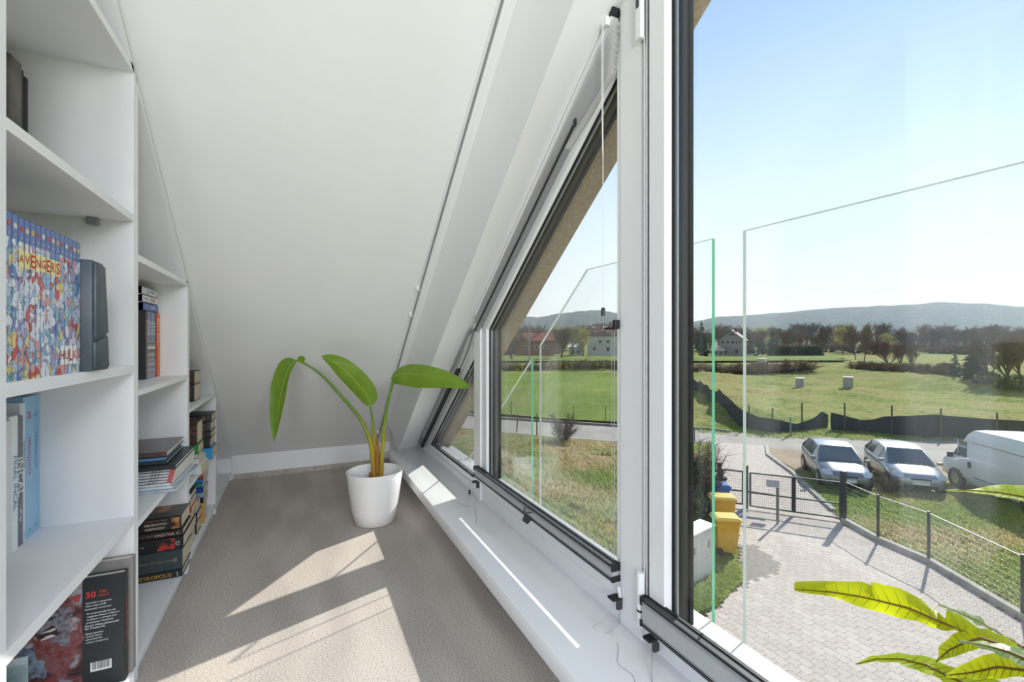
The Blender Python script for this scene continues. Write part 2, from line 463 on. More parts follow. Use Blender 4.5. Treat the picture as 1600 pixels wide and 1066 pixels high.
MB().cbox(slp(0.842, 1.098, 2.752), (0.026, 0.018, 0.022)).build('end_cap', M['black'], sb)
MB().cbox(slp(0.842, 1.293, 2.652), (0.026, 0.014, 0.026)).build('end_cap', M['black'], sb)
MB().cbox(slp(0.826, 1.116, 2.745), (0.016, 0.022, 0.028)).build('cord_lock', M['frame'], sb, bevel=.003)
# same at the small far window
sb1 = empty('sloped_blind', slp(0.84, 2.3, 2.70)); tag(sb1, 'dark railed blind with crumpled fabric along the head of the smallest far window', 'blind')
rail('head_rail', slp(0.846, 2.33, 2.735), slp(0.846, 3.50, 2.735), 0.022, 0.018, M['grey'], sb1)
rail('hanging_rail', slp(0.846, 2.55, 2.672), slp(0.846, 3.42, 2.672), 0.022, 0.020, M['black'], sb1)
g = []
for i in range(21):
    t_ = i / 20
    a = Vector(slp(0.844, 3.36, 2.725 - .045 * t_)); b_ = Vector(slp(0.844, 2.335, 2.725)).lerp(Vector(slp(0.844, 2.52, 2.68)), t_)
    g.append([a.lerp(b_, j / 8) + Vector((0.009 if i % 2 else -0.009, 0, -0.01 * math.sin(3.1 * t_) * j / 8)) for j in range(9)])
MB().grid(g).build('pleated_fabric', M['fabric'], sb1, fix=False)
# cords, tassel, clips
cd = empty('blind_cord', (0.826, 1.116, 1.20)); tag(cd, 'thin white blind cord ending in a clear tassel before the middle window', 'cord')
y_c, x_c = 1.116, 0.815
MB().tube([(x_c, y_c, slope_z(y_c, 2.742)), (x_c, y_c + .001, 1.60), (x_c, y_c, 1.098)], 0.0011, 6).build('cord', M['cord'], cd)
MB().tube([(x_c - .004, y_c, slope_z(y_c, 2.742)), (x_c - .002, y_c + .004, 1.72), (x_c - .001, y_c + .001, 1.55)], 0.0011, 6).build('cord', M['cord'], cd)
MB().lathe([(0.004, 0), (0.0065, -.004), (0.0065, -.022), (0.004, -.024)], (x_c, y_c, 1.098), 12).build('tassel_cap', M['dkgrey'], cd, smooth=True)
MB().lathe([(0.006, -.023), (0.0085, -.06), (0.0085, -.066), (0.003, -.067)], (x_c, y_c, 1.098), 12).build('tassel_body', glass_mat('clear plastic', (0.93, 0.93, 0.93)), cd, smooth=True)
cl = empty('cord_clip', (0.838, 1.082, 1.05)); tag(cl, 'small black cord clip on the white middle mullion', 'clip')
MB().box(0.832, 0.850, 1.082, 1.096, 1.035, 1.062).build('clip_body', M['black'], cl, bevel=.003)
MB().box(0.824, 0.838, 1.094, 1.122, 1.034, 1.040).build('clip_arm', M['black'], cl)
for i, (y, x) in enumerate(((1.092, 0.836), (1.097, 0.842), (1.108, 0.84))):
    w_ = MB().tube([(x, y, 0.36), (x, y, 1.03)], 0.0006, 5).build('guide_wire', M['thread'], cl)
def clip(y, z, label):
    c = empty('rail_clip', (0.842, y, z)); tag(c, label, 'clip')
    MB().box(0.818, 0.850, y - .012, y + .014, z + .008, z + .014).build('clip_arm', M['black'], c)
    MB().box(0.834, 0.853, y - .012, y - .002, z - .022, z + .010).build('clip_body', M['dkgrey'], c, bevel=.003)
    MB().tube([(0.846, y - .008, z + .014), (0.842, y - .006, z + .045)], 0.005, 8).build('clip_peg', M['frame'], c)
clip(1.085, 0.245, 'black rail clip below the collapsed blind beside the middle mullion')
clip(0.935, 0.215, 'black rail clip below the nearest blind by the hinge')
clip(2.238, 0.262, 'black rail clip by the far mullion above the sill')
tc = empty('blind_cord', (0.836, 2.335, 0.2)); tag(tc, 'short cord with black toggle hanging before the smallest far window', 'cord')
MB().tube([(0.836, 2.335, 0.92), (0.836, 2.336, 0.20)], 0.0011, 5).build('cord', M['thread'], tc)
MB().tube([(0.836, 2.336, 0.20), (0.836, 2.336, 0.175 + .005)], 0.006, 8).build('toggle', M['black'], tc)
def thread(pts, label):
    P = [Vector(p) for p in pts]; out = []
    for i in range(len(P) - 1):
        p0, p1, p2, p3 = P[max(i - 1, 0)], P[i], P[i + 1], P[min(i + 2, len(P) - 1)]
        for k in range(6):
            t = k / 6
            out.append(0.5 * ((2 * p1) + (p2 - p0) * t + (2 * p0 - 5 * p1 + 4 * p2 - p3) * t * t + (3 * p1 - p0 - 3 * p2 + p3) * t ** 3))
    out.append(P[-1])
    tag(MB().tube(out, 0.0006, 5).build('loose_thread', M['thread']), label, 'thread', 'loose threads on the sill')
zs = 0.1792
thread([(0.836, 1.085, 0.245), (0.80, 1.09, 0.20), (0.77, 1.10, zs), (0.79, 1.06, zs), (0.835, 1.06, 0.20)], 'loose grey thread looping below the middle blind clip')
thread([(0.846, 1.075, 0.225), (0.80, 1.05, zs), (0.78, 1.0, zs), (0.74, 0.95, zs), (0.745, 0.90, zs), (0.72, 0.86, zs)], 'long loose thread trailing over the sill towards the nearest window')
thread([(0.836, 0.935, 0.21), (0.78, 0.87, zs), (0.75, 0.83, zs), (0.77, 0.86, zs), (0.83, 0.925, 0.20)], 'loose thread looping under the nearest blind clip')
thread([(0.84, 2.23, 0.26), (0.82, 2.20, zs), (0.77, 2.16, zs), (0.74, 2.22, zs), (0.72, 2.30, zs)], 'loose grey thread curling on the sill by the far mullion')
thread([(0.82, 2.20, zs), (0.78, 2.10, zs), (0.75, 2.0, zs), (0.72, 1.93, zs)], 'fine loose thread straying along the sill')

# ------------------------------------------------------------------ cable along the sloping ceiling
ca = empty('ceiling_cable', (0.578, 3.74, zc(3.74))); tag(ca, 'thin grey cable in white clips running down the sloping ceiling', 'cable')
def onc(x, y, off): return (x, y - off * 0.597, zc(y) - off * 0.80)
MB().tube([onc(0.578, 0.7, .014), onc(0.578, 2.0, .014), onc(0.578, 3.76, .014)], 0.0045, 8).build('cable', mat('grey cable', '#8b8b8c', 0.6), ca, smooth=True)
q = [onc(0.567, 0.7, -.004), onc(0.573, 0.7, -.004), onc(0.573, 0.7, .009), onc(0.567, 0.7, .009)]
q2 = [onc(0.567, 2.3, -.004), onc(0.573, 2.3, -.004), onc(0.573, 2.3, .009), onc(0.567, 2.3, .009)]
MB().loft([q, q2]).build('cable_duct', M['frame'], ca)
for y in (2.38, 2.55, 3.22, 3.70):
    MB().tube([onc(0.566, y, -.002), onc(0.566, y, .02)], 0.010, 10).build('cable_clip', M['frame'], ca, smooth=True)

# ------------------------------------------------------------------ bookcase units
XB, XF = -0.85, -0.43
def bookcase(y0, y1, shelves, label, nearpanel=True):
    t = empty('bookcase', (XF, y0, 0)); tag(t, label, 'bookcase', 'white bookcase units under the sloping ceiling')
    for (a, b) in ((y0 - 0.0205, y0), (y1, y1 + 0.0205)):
        MB().box(XB, XF, a, b, 0.0, zc(b) - 0.012).build('side_panel', M['board'], t, bevel=0.0008)
    for z0, z1 in shelves:
        MB().box(XB + .012, XF + .0, y0, y1, z0, z1).build('shelf', M['board'], t, bevel=0.0008)
    MB().box(XF - 0.03, XF - 0.012, y0, y1, 0.0, 0.04).build('plinth', M['board'], t)
    MB().prismx([(y0, 0.04), (y1, 0.04), (y1, zc(y1) - .03), (y0, zc(y0) - .03)], XB, XB + 0.012).build('back_panel', M['board'], t)
    MB().prismx([(y0, zc(y0) - .034), (y1, zc(y1) - .034), (y1, zc(y1) - .012), (y0, zc(y0) - .012)], XB, XF).build('sloped_top', M['board'], t)
    return t
bc1 = bookcase(1.028, 1.671, [(1.775, 1.797), (1.345, 1.366), (0.907, 0.931), (0.470, 0.494), (0.040, 0.060)], 'tallest white bookcase unit holding the comics, nearest of the row')
bc2 = bookcase(1.713, 2.385, [(1.238, 1.258), (0.836, 0.853), (0.444, 0.462), (0.040, 0.060)], 'middle white bookcase unit with the magazine stack')
bc3 = bookcase(2.427, 3.135, [(0.684, 0.700), (0.347, 0.365), (0.040, 0.060)], 'low white bookcase unit packed with stacked paperbacks')
bc4 = bookcase(3.177, 3.84, [(0.040, 0.060)], 'lowest empty white bookcase end unit in the corner')
MB().box(-0.53, -0.505, 1.650, 1.671, 1.325, 1.345).build('shelf_bracket', M['grey'], bc1, bevel=.002)

# ------------------------------------------------------------------ books
_tt = bpy.data.objects.new('text_tmp', bpy.data.curves.new('text_tmp', 'FONT'))
col.objects.link(_tt)
_tt.data.align_x = 'CENTER'; _tt.data.align_y = 'CENTER'; _tt.data.resolution_u = 2
def text_mesh(s, width, height, bold=0.0):
    """flat lettering fitted into width x height, centred, as points and faces in the xy plane"""
    _tt.data.body = s; _tt.data.size = 1.0; _tt.data.offset = bold
    bpy.context.view_layer.update()
    dg = bpy.context.evaluated_depsgraph_get()
    me = bpy.data.meshes.new_from_object(_tt.evaluated_get(dg))
    vs_ = [v.co.copy() for v in me.vertices]; fs = [list(p.vertices) for p in me.polygons]
    bpy.data.meshes.remove(me)
    if not vs_: return [], []
    x0 = min(v.x for v in vs_); x1 = max(v.x for v in vs_); y0 = min(v.y for v in vs_); y1 = max(v.y for v in vs_)
    k = min(width / max(1e-6, x1 - x0), height / max(1e-6, y1 - y0))
    return [((v.x - (x0 + x1) / 2) * k, (v.y - (y0 + y1) / 2) * k) for v in vs_], fs
def lettering(parent, s, origin, right, up, width, height, m, name='lettering', bold=0.0):
    pts, fs = text_mesh(s, width, height, bold)
    if not pts: return None
    o, r, u = Vector(origin), Vector(right), Vector(up)
    b = MB().add([o + r * x + u * y for x, y in pts], fs)
    return b.build(name, m, parent, local=True, fix=False)

def ink(h): return mat('ink ' + h, h, 0.5)
PAGES = mat('cream page block', '#d8cbb4', 0.85, c2='#c7b89d', scale=3, stretch=(2, 2, 400))
PAGEV = mat('white page block', '#e4e0d8', 0.85, c2='#d2cdc3', scale=3, stretch=(2, 2, 400))
def cover(h, rough=0.4): return mat('cover ' + h, h, rough, spec=0.4)

def book(name, L, D, T, cov, loc, rotz=0.0, stand=False, soft=False, pages=None, label=None, cat='book', group=None, title=None, bands=None, back=None, top=None):
    """local frame: spine at y=0 facing -y, length along x (centred), depth D along +y, thickness T along z
    stand=True: spine faces +X, the book stands on its tail with its far side against loc.y
    title: list of (text, x along spine, width, height, ink) ; bands: list of (x0, x1, z0, z1, material) on the spine"""
    tb = 0.0012 if soft else 0.0028
    ov = 0.0 if soft else 0.003
    t = empty(name, loc)
    if stand:
        mtx = Matrix(((0, -1, 0), (0, 0, -1), (1, 0, 0))).to_4x4()   # columns: x->z, y->-x, z->-y
        t.rotation_euler = (mtx.to_3x3()).to_euler()
    else:
        t.rotation_euler = (0, 0, rotz)
    x0, x1 = (0, L) if stand else (-L / 2, L / 2)
    c = cover(cov) if isinstance(cov, str) else cov
    rz = min(0.004, T * 0.25)
    prof = [(0, rz), (0, T - rz), (rz, T), (D, T), (D, T - tb), (tb * 1.5, T - tb), (tb * 1.5, tb), (D, tb), (D, 0), (rz, 0)]
    MB().loft([[(x0, y, z) for y, z in prof], [(x1, y, z) for y, z in prof]]).build('cover', c, t, local=True)
    MB().box(x0 + ov, x1 - ov, tb * 1.5, D - ov, tb, T - tb).build('page_block', pages or PAGES, t, local=True)
    dep = 0.0003
    for (a, b, z0, z1, m_) in (bands or []):
        dep += 0.00012
        MB().box(x0 + a * L, x0 + b * L, -dep, 0.0002, z0 * T, z1 * T).build('spine_band', m_, t, local=True)
    for (s, xc, w, h, m_) in (title or []):
        if stand: lettering(t, s, (x0 + xc * L, -0.0008, T / 2), (-1, 0, 0), (0, 0, -1), w * L, h * T, m_, 'title_lettering')
        else: lettering(t, s, (x0 + xc * L, -0.0008, T * .5), (1, 0, 0), (0, 0, 1), w * L, h * T, m_, 'title_lettering')
    for (s, xc, yc, w, h, m_) in (top or []):      # print on the upper cover of a lying book
        lettering(t, s, (x0 + xc * L, yc * D, T + 0.0005), (1, 0, 0), (0, 1, 0), w * L, h * D, m_, 'cover_lettering')
    tag(t, label, cat, group)
    return t

# --- comic collection: sixteen spines forming one picture
def comic_art():
    m = bpy.data.materials.new('comic spine picture'); m.use_nodes = True
    nt = m.node_tree; b = nt.nodes['Principled BSDF']; b.inputs['Roughness'].default_value = 0.3
    g = nt.nodes.new('ShaderNodeNewGeometry')
    mp = nt.nodes.new('ShaderNodeMapping'); mp.inputs['Scale'].default_value = (0.2, 1.3, 1.0)
    mp.inputs['Rotation'].default_value = (0.5, 0, 0)
    nt.links.new(g.outputs['Position'], mp.inputs[0])
    n = nt.nodes.new('ShaderNodeTexNoise'); n.inputs['Scale'].default_value = 22; n.inputs['Detail'].default_value = 2
    nt.links.new(mp.outputs[0], n.inputs['Vector'])
    mxv = nt.nodes.new('ShaderNodeMixRGB'); mxv.inputs[0].default_value = 0.12
    nt.links.new(mp.outputs[0], mxv.inputs[1]); nt.links.new(n.outputs['Color'], mxv.inputs[2])
    v = nt.nodes.new('ShaderNodeTexVoronoi'); v.inputs['Scale'].default_value = 46
    nt.links.new(mxv.outputs[0], v.inputs['Vector'])
    sp = nt.nodes.new('ShaderNodeSeparateColor'); nt.links.new(v.outputs['Color'], sp.inputs[0])
    r = nt.nodes.new('ShaderNodeValToRGB'); r.color_ramp.interpolation = 'CONSTANT'
    cols = ['#d9dce6', '#8fb4d8', '#c8575a', '#dfe3ee', '#5f86bd', '#e6e9f1', '#a79cc6', '#86b5c9', '#d7a0a4', '#b9cbe4', '#e3d08c', '#9fbfe0']
    el = r.color_ramp.elements
    el[0].position = 0; el[0].color = (*hexc(cols[0]), 1); el[1].position = 1 / 12; el[1].color = (*hexc(cols[1]), 1)
    for i in range(2, 12):
        e = el.new(i / 12); e.color = (*hexc(cols[i]), 1)
    nt.links.new(sp.outputs[0], r.inputs[0])
    # ink lines between the colour patches
    v2 = nt.nodes.new('ShaderNodeTexVoronoi'); v2.feature = 'DISTANCE_TO_EDGE'; v2.inputs['Scale'].default_value = 46
    nt.links.new(mxv.outputs[0], v2.inputs['Vector'])
    r2 = nt.nodes.new('ShaderNodeValToRGB'); r2.color_ramp.elements[0].position = 0.02; r2.color_ramp.elements[0].color = (0.15, 0.16, 0.25, 1)
    r2.color_ramp.elements[1].position = 0.06; r2.color_ramp.elements[1].color = (1, 1, 1, 1)
    nt.links.new(v2.outputs['Distance'], r2.inputs[0])
    mm = nt.nodes.new('ShaderNodeMixRGB'); mm.blend_type = 'MULTIPLY'; mm.inputs[0].default_value = 0.8
    nt.links.new(r.outputs[0], mm.inputs[1]); nt.links.new(r2.outputs[0], mm.inputs[2]); nt.links.new(mm.outputs[0], b.inputs['Base Color'])
    return m
ART = comic_art()
BLUE = cover('#3f5690', 0.3); YEL = ink('#efe2a0'); RED = ink('#cc3a36'); WHITE = ink('#eeeeee'); BLACK = ink('#1c1c1e'); ORANGE = ink('#e0a33c'); GOLD = ink('#c9a24a')
n_c = 16; y_start, y_end = 1.0295, 1.340; wc = (y_end - y_start) / n_c
ordn = ['first', 'second', 'third', 'fourth', 'fifth', 'sixth', 'seventh', 'eighth', 'ninth', 'tenth', 'eleventh', 'twelfth', 'thirteenth', 'fourteenth', 'fifteenth', 'sixteenth']
for i in range(n_c):
    y = y_start + (i + 1) * wc - 0.0006
    hgt = 0.287 + random.uniform(-.0015, .0015)
    w = wc - 0.0012
    bands = [(0.0, 0.85, 0.04, 0.96, ART), (0.85, 0.995, 0.04, 0.96, cover('#5d78ad', 0.3))]
    lets = []
    if 3 <= i <= 10:
        bands.append((0.695, 0.80, 0.04, 0.96, YEL))
    if 11 <= i <= 14:
        bands.append((0.07, 0.205, 0.04, 0.96, WHITE))
    t = book('comic_book', hgt, 0.19, w, BLUE, (-0.4405, y, 0.931), stand=True, soft=False, pages=PAGEV,
             label='blue comic volume, %s spine from the near end of the picture row' % ordn[i], cat='comic', group='comic collection in a row', bands=bands)
    if 3 <= i <= 10:
        lettering(t, 'AVENGERS'[i - 3], (0.7475 * hgt, -0.0009, w / 2), (0, 0, -1), (1, 0, 0), w * .8, 0.085 * hgt, RED, 'spine_lettering', 0.02)
    if 11 <= i <= 14:
        lettering(t, 'HULK'[i - 11], (0.1375 * hgt, -0.0009, w / 2), (0, 0, -1), (1, 0, 0), w * .85, 0.11 * hgt, RED, 'spine_lettering', 0.02)
    em = ['#c9b45a', '#c14a44', '#d9d9d9', '#c14a44', '#e2c9a0'][i % 5]
    e = MB().lathe([(0.001, 0), (w * .28, 0), (w * .28, .0006), (0.001, .0006)], (0, 0, 0), 10).build('emblem', ink(em), t, local=True)
    e.rotation_euler = (R(90), 0, 0); e.location = (0.93 * hgt, -0.0004, w / 2)
    lettering(t, str(i + 1), (0.875 * hgt, -0.0009, w / 2), (0, 0, -1), (1, 0, 0), w * .5, 0.018 * hgt, WHITE, 'spine_lettering')

# dark wedge-shaped case beside the comics
wd = empty('slate_case', (-0.44, 1.39, 0.931)); tag(wd, 'dark slate wedge-shaped case with a diagonal crease standing beside the comics', 'case')
SLATE = mat('slate plastic', '#46535f', 0.42, c2='#3d4954', scale=30)
def wedge(x0, x1, a, b, c, d, z0, z1): return MB().loft([[(x, a, z0), (x, b, z0), (x, c, z1), (x, d, z1)] for x in (x0, x1)])
wedge(-0.60, -0.420, 1.343, 1.443, 1.410, 1.343, 0.9312, 1.184).build('body', SLATE, wd, bevel=0.004, smooth=True)
MB().loft([[(x, y, z) for y, z in ((1.349, 1.006), (1.424, 1.020), (1.404, 1.176), (1.349, 1.178))] for x in (-0.424, -0.4145)]).build('front_plate', SLATE, wd, bevel=0.0025, smooth=True)
MB().loft([[(x, y, z) for y, z in ((1.349, 0.937), (1.434, 0.937), (1.426, 1.012), (1.349, 0.998))] for x in (-0.424, -0.416)]).build('foot_plate', SLATE, wd, bevel=0.0025, smooth=True)
wedge(-0.58, -0.428, 1.4425, 1.4445, 1.4115, 1.4105, 0.935, 1.18).build('edge_strip', mat('tan edge', '#8d7a63', 0.6), wd)

# tall volumes against the far side panel, top shelf and fourth shelf
book('book', 0.335, 0.16, 0.021, '#232427', (-0.655, 1.6705, 1.366), stand=True, label='black spined volume by the side panel on the upper shelf', group='dark volumes on the upper shelf', title=[('TERMINATOR', 0.42, 0.5, 0.5, ink('#c9c9cb'))])
book('book', 0.345, 0.16, 0.020, '#1d1e20', (-0.655, 1.6485, 1.366), stand=True, label='black spined volume second from the side panel on the upper shelf', group='dark volumes on the upper shelf', title=[('TERMINATOR', 0.42, 0.5, 0.5, ink('#c9c9cb'))])
book('book', 0.352, 0.16, 0.060, mat('taupe cover', '#8c8078', 0.35, c2='#4a4340', scale=9, lo=.3, hi=.7), (-0.650, 1.627, 1.366), stand=True, label='thick grey-brown volume nearest in the upper shelf group', group='dark volumes on the upper shelf')
y = 1.6705
LB = mat('pale blue cover', '#9cc3de', 0.35, c2='#8bb6d6', scale=6)
for (T, Ht, cov, txt, lab, x) in (
    (0.046, 0.362, LB, [('TERMINATOR', 0.60, 0.27, 0.30, ink('#5d7f9a')), ('b', 0.86, 0.04, 0.4, ink('#5d7f9a')), ('n', 0.05, 0.02, 0.3, ink('#5d7f9a'))], 'pale blue volume with grey lettering against the side panel', -0.632),
    (0.042, 0.362, LB, [('TERMINATOR', 0.58, 0.28, 0.32, ink('#c9515b')), ('30', 0.87, 0.06, 0.55, ink('#c9515b')), ('n', 0.05, 0.02, 0.3, ink('#5d7f9a'))], 'pale blue volume with red lettering', -0.628),
    (0.020, 0.350, '#d5dbe2', [('TERMINATOR', 0.63, 0.20, 0.6, BLACK), ('n', 0.05, 0.02, 0.3, BLACK)], 'thin white volume with black lettering beside the pale blue pair', -0.626),
    (0.033, 0.320, '#6b6e76', [('INCAL', 0.53, 0.30, 0.85, ink('#f2f2f2')), ('- aKcJa', 0.25, 0.13, 0.45, ink('#e8e8ea'))], 'grey volume titled with large white letters on the fourth shelf', -0.622),
    (0.033, 0.325, '#e6e9e8', [('FINAL INCAL', 0.50, 0.46, 0.5, ink('#3f7ba5'))], 'white volume with blue lettering at the near end of the fourth shelf', -0.618),
    (0.060, 0.318, '#dadad8', [], 'plain white volume half hidden by the near upright on the fourth shelf', -0.616),
):
    book('book', Ht, 0.20, T - 0.001, cov, (x, y, 0.494), stand=True, label=lab, group='tall volumes on the fourth shelf', title=txt, pages=PAGEV)
    y -= T

# bottom of the tallest unit: cover-out horror album, larger album behind, things in front
al = book('book', 0.325, 0.260, 0.030, '#8d8a88', (-0.424, 1.669, 0.0605), stand=True, label='large grey album behind the black horror album on the bottom shelf', group='albums on the bottom shelf', pages=PAGEV)
ab = book('book', 0.300, 0.27, 0.026, '#2a2e31', (-0.432, 1.634, 0.0605), stand=True, label='black horror album standing with its back cover outward on the bottom shelf', group='albums on the bottom shelf', pages=PAGEV)
def horror_art():
    m = mat('painted horror picture', '#2a2226', 0.35)
    nt = m.node_tree; b = nt.nodes['Principled BSDF']; tc = nt.nodes.new('ShaderNodeTexCoord')
    def ns(sc, det, dist):
        n = nt.nodes.new('ShaderNodeTexNoise'); n.inputs['Scale'].default_value = sc; n.inputs['Detail'].default_value = det; n.inputs['Distortion'].default_value = dist
        nt.links.new(tc.outputs['Object'], n.inputs['Vector']); return n
    r = nt.nodes.new('ShaderNodeValToRGB'); el = r.color_ramp.elements
    el[0].position = 0.32; el[0].color = (*hexc('#1d1a20'), 1); el[1].position = 0.72; el[1].color = (*hexc('#b9c0ca'), 1)
    for p, h in ((0.42, '#4d2a2c'), (0.5, '#7a4844'), (0.57, '#8d8f9b')):
        e = el.new(p); e.color = (*hexc(h), 1)
    nt.links.new(ns(13, 6, 1.6).outputs['Fac'], r.inputs[0])
    r2 = nt.nodes.new('ShaderNodeValToRGB'); r2.color_ramp.elements[0].position = 0.60; r2.color_ramp.elements[0].color = (0, 0, 0, 1); r2.color_ramp.elements[1].position = 0.66; r2.color_ramp.elements[1].color = (1, 1, 1, 1)
    nt.links.new(ns(21, 5, 0.8).outputs['Fac'], r2.inputs[0])
    mx = nt.nodes.new('ShaderNodeMixRGB'); mx.inputs[2].default_value = (*hexc('#a8332b'), 1)
    nt.links.new(r2.outputs[0], mx.inputs[0]); nt.links.new(r.outputs[0], mx.inputs[1]); nt.links.new(mx.outputs[0], b.inputs['Base Color'])
    return m
# on the near cover (local z = T): x up, y towards the back of the shelf
MB().box(0.002, 0.298, 0.092, 0.269, 0.0258, 0.0266).build('cover_picture', horror_art(), ab, local=True)
# pale snarling head of the cover painting, built up as flat print shapes
def blob(pts, z, m, nm='cover_picture'): MB().add([(x, y, z) for x, y in pts], [list(range(len(pts)))]).build(nm, m, ab, local=True, fix=False)
def ell(cx, cy, rx, ry, n=40, rot=0):
    out = []
    for i in range(n):
        a = 2 * math.pi * i / n; j = 1 + 0.20 * math.sin(3 * a + cx * 90) + 0.10 * math.sin(7 * a + cy * 70) + 0.06 * math.sin(13 * a)
        x, y = rx * j * math.cos(a), ry * j * math.sin(a)
        out.append((cx + x * math.cos(rot) - y * math.sin(rot), cy + x * math.sin(rot) + y * math.cos(rot)))
    return out
PALE = mat('painted pale skin', '#8d8a98', 0.35, c2='#4d4046', scale=80, lo=.35, hi=.7)
SKINR = mat('painted blood skin', '#7d5a5c', 0.35, c2='#7a2f2c', scale=70, lo=.35, hi=.65)
blob(ell(0.190, 0.145, 0.050, 0.034, rot=0.3), 0.0269, PALE)
blob(ell(0.120, 0.142, 0.060, 0.046), 0.02685, SKINR)
blob(ell(0.172, 0.158, 0.014, 0.020, rot=0.3), 0.0271, ink('#2b1213'))
blob(ell(0.163, 0.160, 0.004, 0.014, rot=0.2), 0.0272, ink('#d9cfc9'))
blob(ell(0.179, 0.157, 0.003, 0.014, rot=0.2), 0.0272, ink('#d9cfc9'))
blob(ell(0.211, 0.156, 0.004, 0.010, rot=0.2), 0.0271, ink('#1a1a1e'))
blob(ell(0.252, 0.104, 0.010, 0.010), 0.0269, ink('#a8433f'))
blob(ell(0.100, 0.200, 0.045, 0.030, rot=0.4), 0.0270, mat('painted blue grey', '#8595a8', 0.35, c2='#3d4752', scale=60))
lr, lu = (0, -1, 0), (1, 0, 0)
lettering(ab, '30', (0.254, 0.074, 0.0268), lr, lu, 0.022, 0.018, RED, 'cover_lettering', 0.03)
lettering(ab, 'DNI', (0.259, 0.048, 0.0268), lr, lu, 0.020, 0.0065, RED, 'cover_lettering', 0.02)
lettering(ab, 'NOCY', (0.249, 0.046, 0.0268), lr, lu, 0.024, 0.0065, RED, 'cover_lettering', 0.02)
xx = 0.232
for s in ('Opowieść o wampirach,', 'która przywróciła', 'świetność horrorowi!', '', 'W tomie znalazły się trzy', 'oryginalne historie o Barrow', 'na Alasce i o zimnych tych', 'przybyszach. Scenariusz', 'Steve\'a Nilesa zilustrował', 'Ben Templesmith.', '', 'Album zawiera:', '- 30 DNI NOCY', '- MROCZNE DNI', '- POWRÓT DO BARROW'):
    if s:
        lettering(ab, s, (xx, 0.0865 - 0.00138 * len(s), 0.0268), lr, lu, 0.00276 * len(s), 0.0056, WHITE, 'cover_lettering', 0.012)
    xx -= 0.0080 if s else 0.005
MB().box(0.045, 0.070, 0.030, 0.075, 0.0258, 0.0267).build('barcode', WHITE, ab, local=True)
random.seed(3)
for i in range(16):
    MB().box(0.050, 0.070, 0.033 + i * .0025, 0.033 + i * .0025 + random.choice((.0007, .0012, .0016)), 0.0266, 0.0269).build('barcode_bar', BLACK, ab, local=True)
MB().box(0.10, 0.23, -0.0005, 0.0, 0.006, 0.020).build('spine_band', mat('red spine print', '#9a2f33', 0.4, c2='#2a2e31', scale=60), ab, local=True)
# clear sleeve and green-white booklet in the near corner
sl = empty('plastic_sleeve', (-0.58, 1.28, 0.0605)); tag(sl, 'clear plastic sleeve of leaflets in the near corner of the bottom shelf', 'sleeve')
MB().box(-0.66, -0.512, 1.300, 1.303, 0.061, 0.34).build('leaflet', mat('leaflet', '#c3cdd2', 0.4, c2='#8fa5ad', scale=14), sl)
MB().box(-0.60, -0.590, 1.296, 1.300, 0.10, 0.30).build('leaflet_strip', ink('#b8366b'), sl)
MB().box(-0.67, -0.506, 1.290, 1.2915, 0.0606, 0.33).build('sleeve', glass_mat('clear sleeve', (0.9, 0.93, 0.93), 0.06, 0.1), sl)
bk = book('booklet', 0.255, 0.20, 0.012, '#dfe8e6', (-0.515, 1.262, 0.0605), stand=True, soft=True, label='white booklet with a green wedge in the near corner of the bottom shelf')
MB().add([(0.245, 0.03, 0.0125), (0.245, 0.10, 0.0125), (0.19, 0.12, 0.0125), (0.15, 0.03, 0.0125)], [(0, 1, 2, 3)]).build('cover_print', ink('#1f8f6e'), bk, local=True, fix=False)

# --- middle unit, second shelf: upright comics with three lying across them
y = 2.3835
z0 = 0.853
for (T, cov, ti, lab) in (
    (0.030, '#e08a2c', [('BILLY BAT', 0.72, 0.38, 0.6, WHITE)], 'orange manga volume against the side panel'),
    (0.034, '#cf3f35', [('BILLY BAT', 0.72, 0.38, 0.6, WHITE)], 'red manga volume beside the orange one'),
    (0.023, '#5f8fae', [('ISAAK', 0.75, 0.32, 0.7, WHITE)], 'teal topped manga volume next to the red one'),
    (0.022, '#7aa49a', [('ISAAK', 0.75, 0.32, 0.7, WHITE)], 'sage topped manga volume, second from the red one'),
    (0.022, '#8763a0', [('ISAAK', 0.75, 0.32, 0.7, WHITE)], 'violet topped manga volume'),
    (0.023, '#5f97c9', [('ISAAK', 0.75, 0.32, 0.7, WHITE)], 'sky blue topped manga volume'),
    (0.024, '#c75b50', [('ISAAK', 0.75, 0.32, 0.7, WHITE)], 'brick red topped manga volume'),
    (0.032, '#3a3a3c', [('BIG BOY', 0.70, 0.35, 0.5, GOLD)], 'charcoal manga volume at the near end'),
):
    bands = []
    if 'topped' in lab:
        bands = [(0.01, 0.30, .05, .95, mat('busy spine art', '#3d3f52', 0.4, c2='#b9b4bd', scale=60, lo=.4, hi=.6)), (0.31, 0.56, .05, .95, mat('busy spine art two', '#5b4a42', 0.4, c2='#d8d2cc', scale=70, lo=.45, hi=.6))]
    book('manga_book', 0.262, 0.15, T - .001, cov, (-0.527 if T < .029 else -0.524, y, z0), stand=True, soft=True, label=lab + ' on the middle unit', group='upright manga in the middle unit', title=ti, bands=bands)
    y -= T
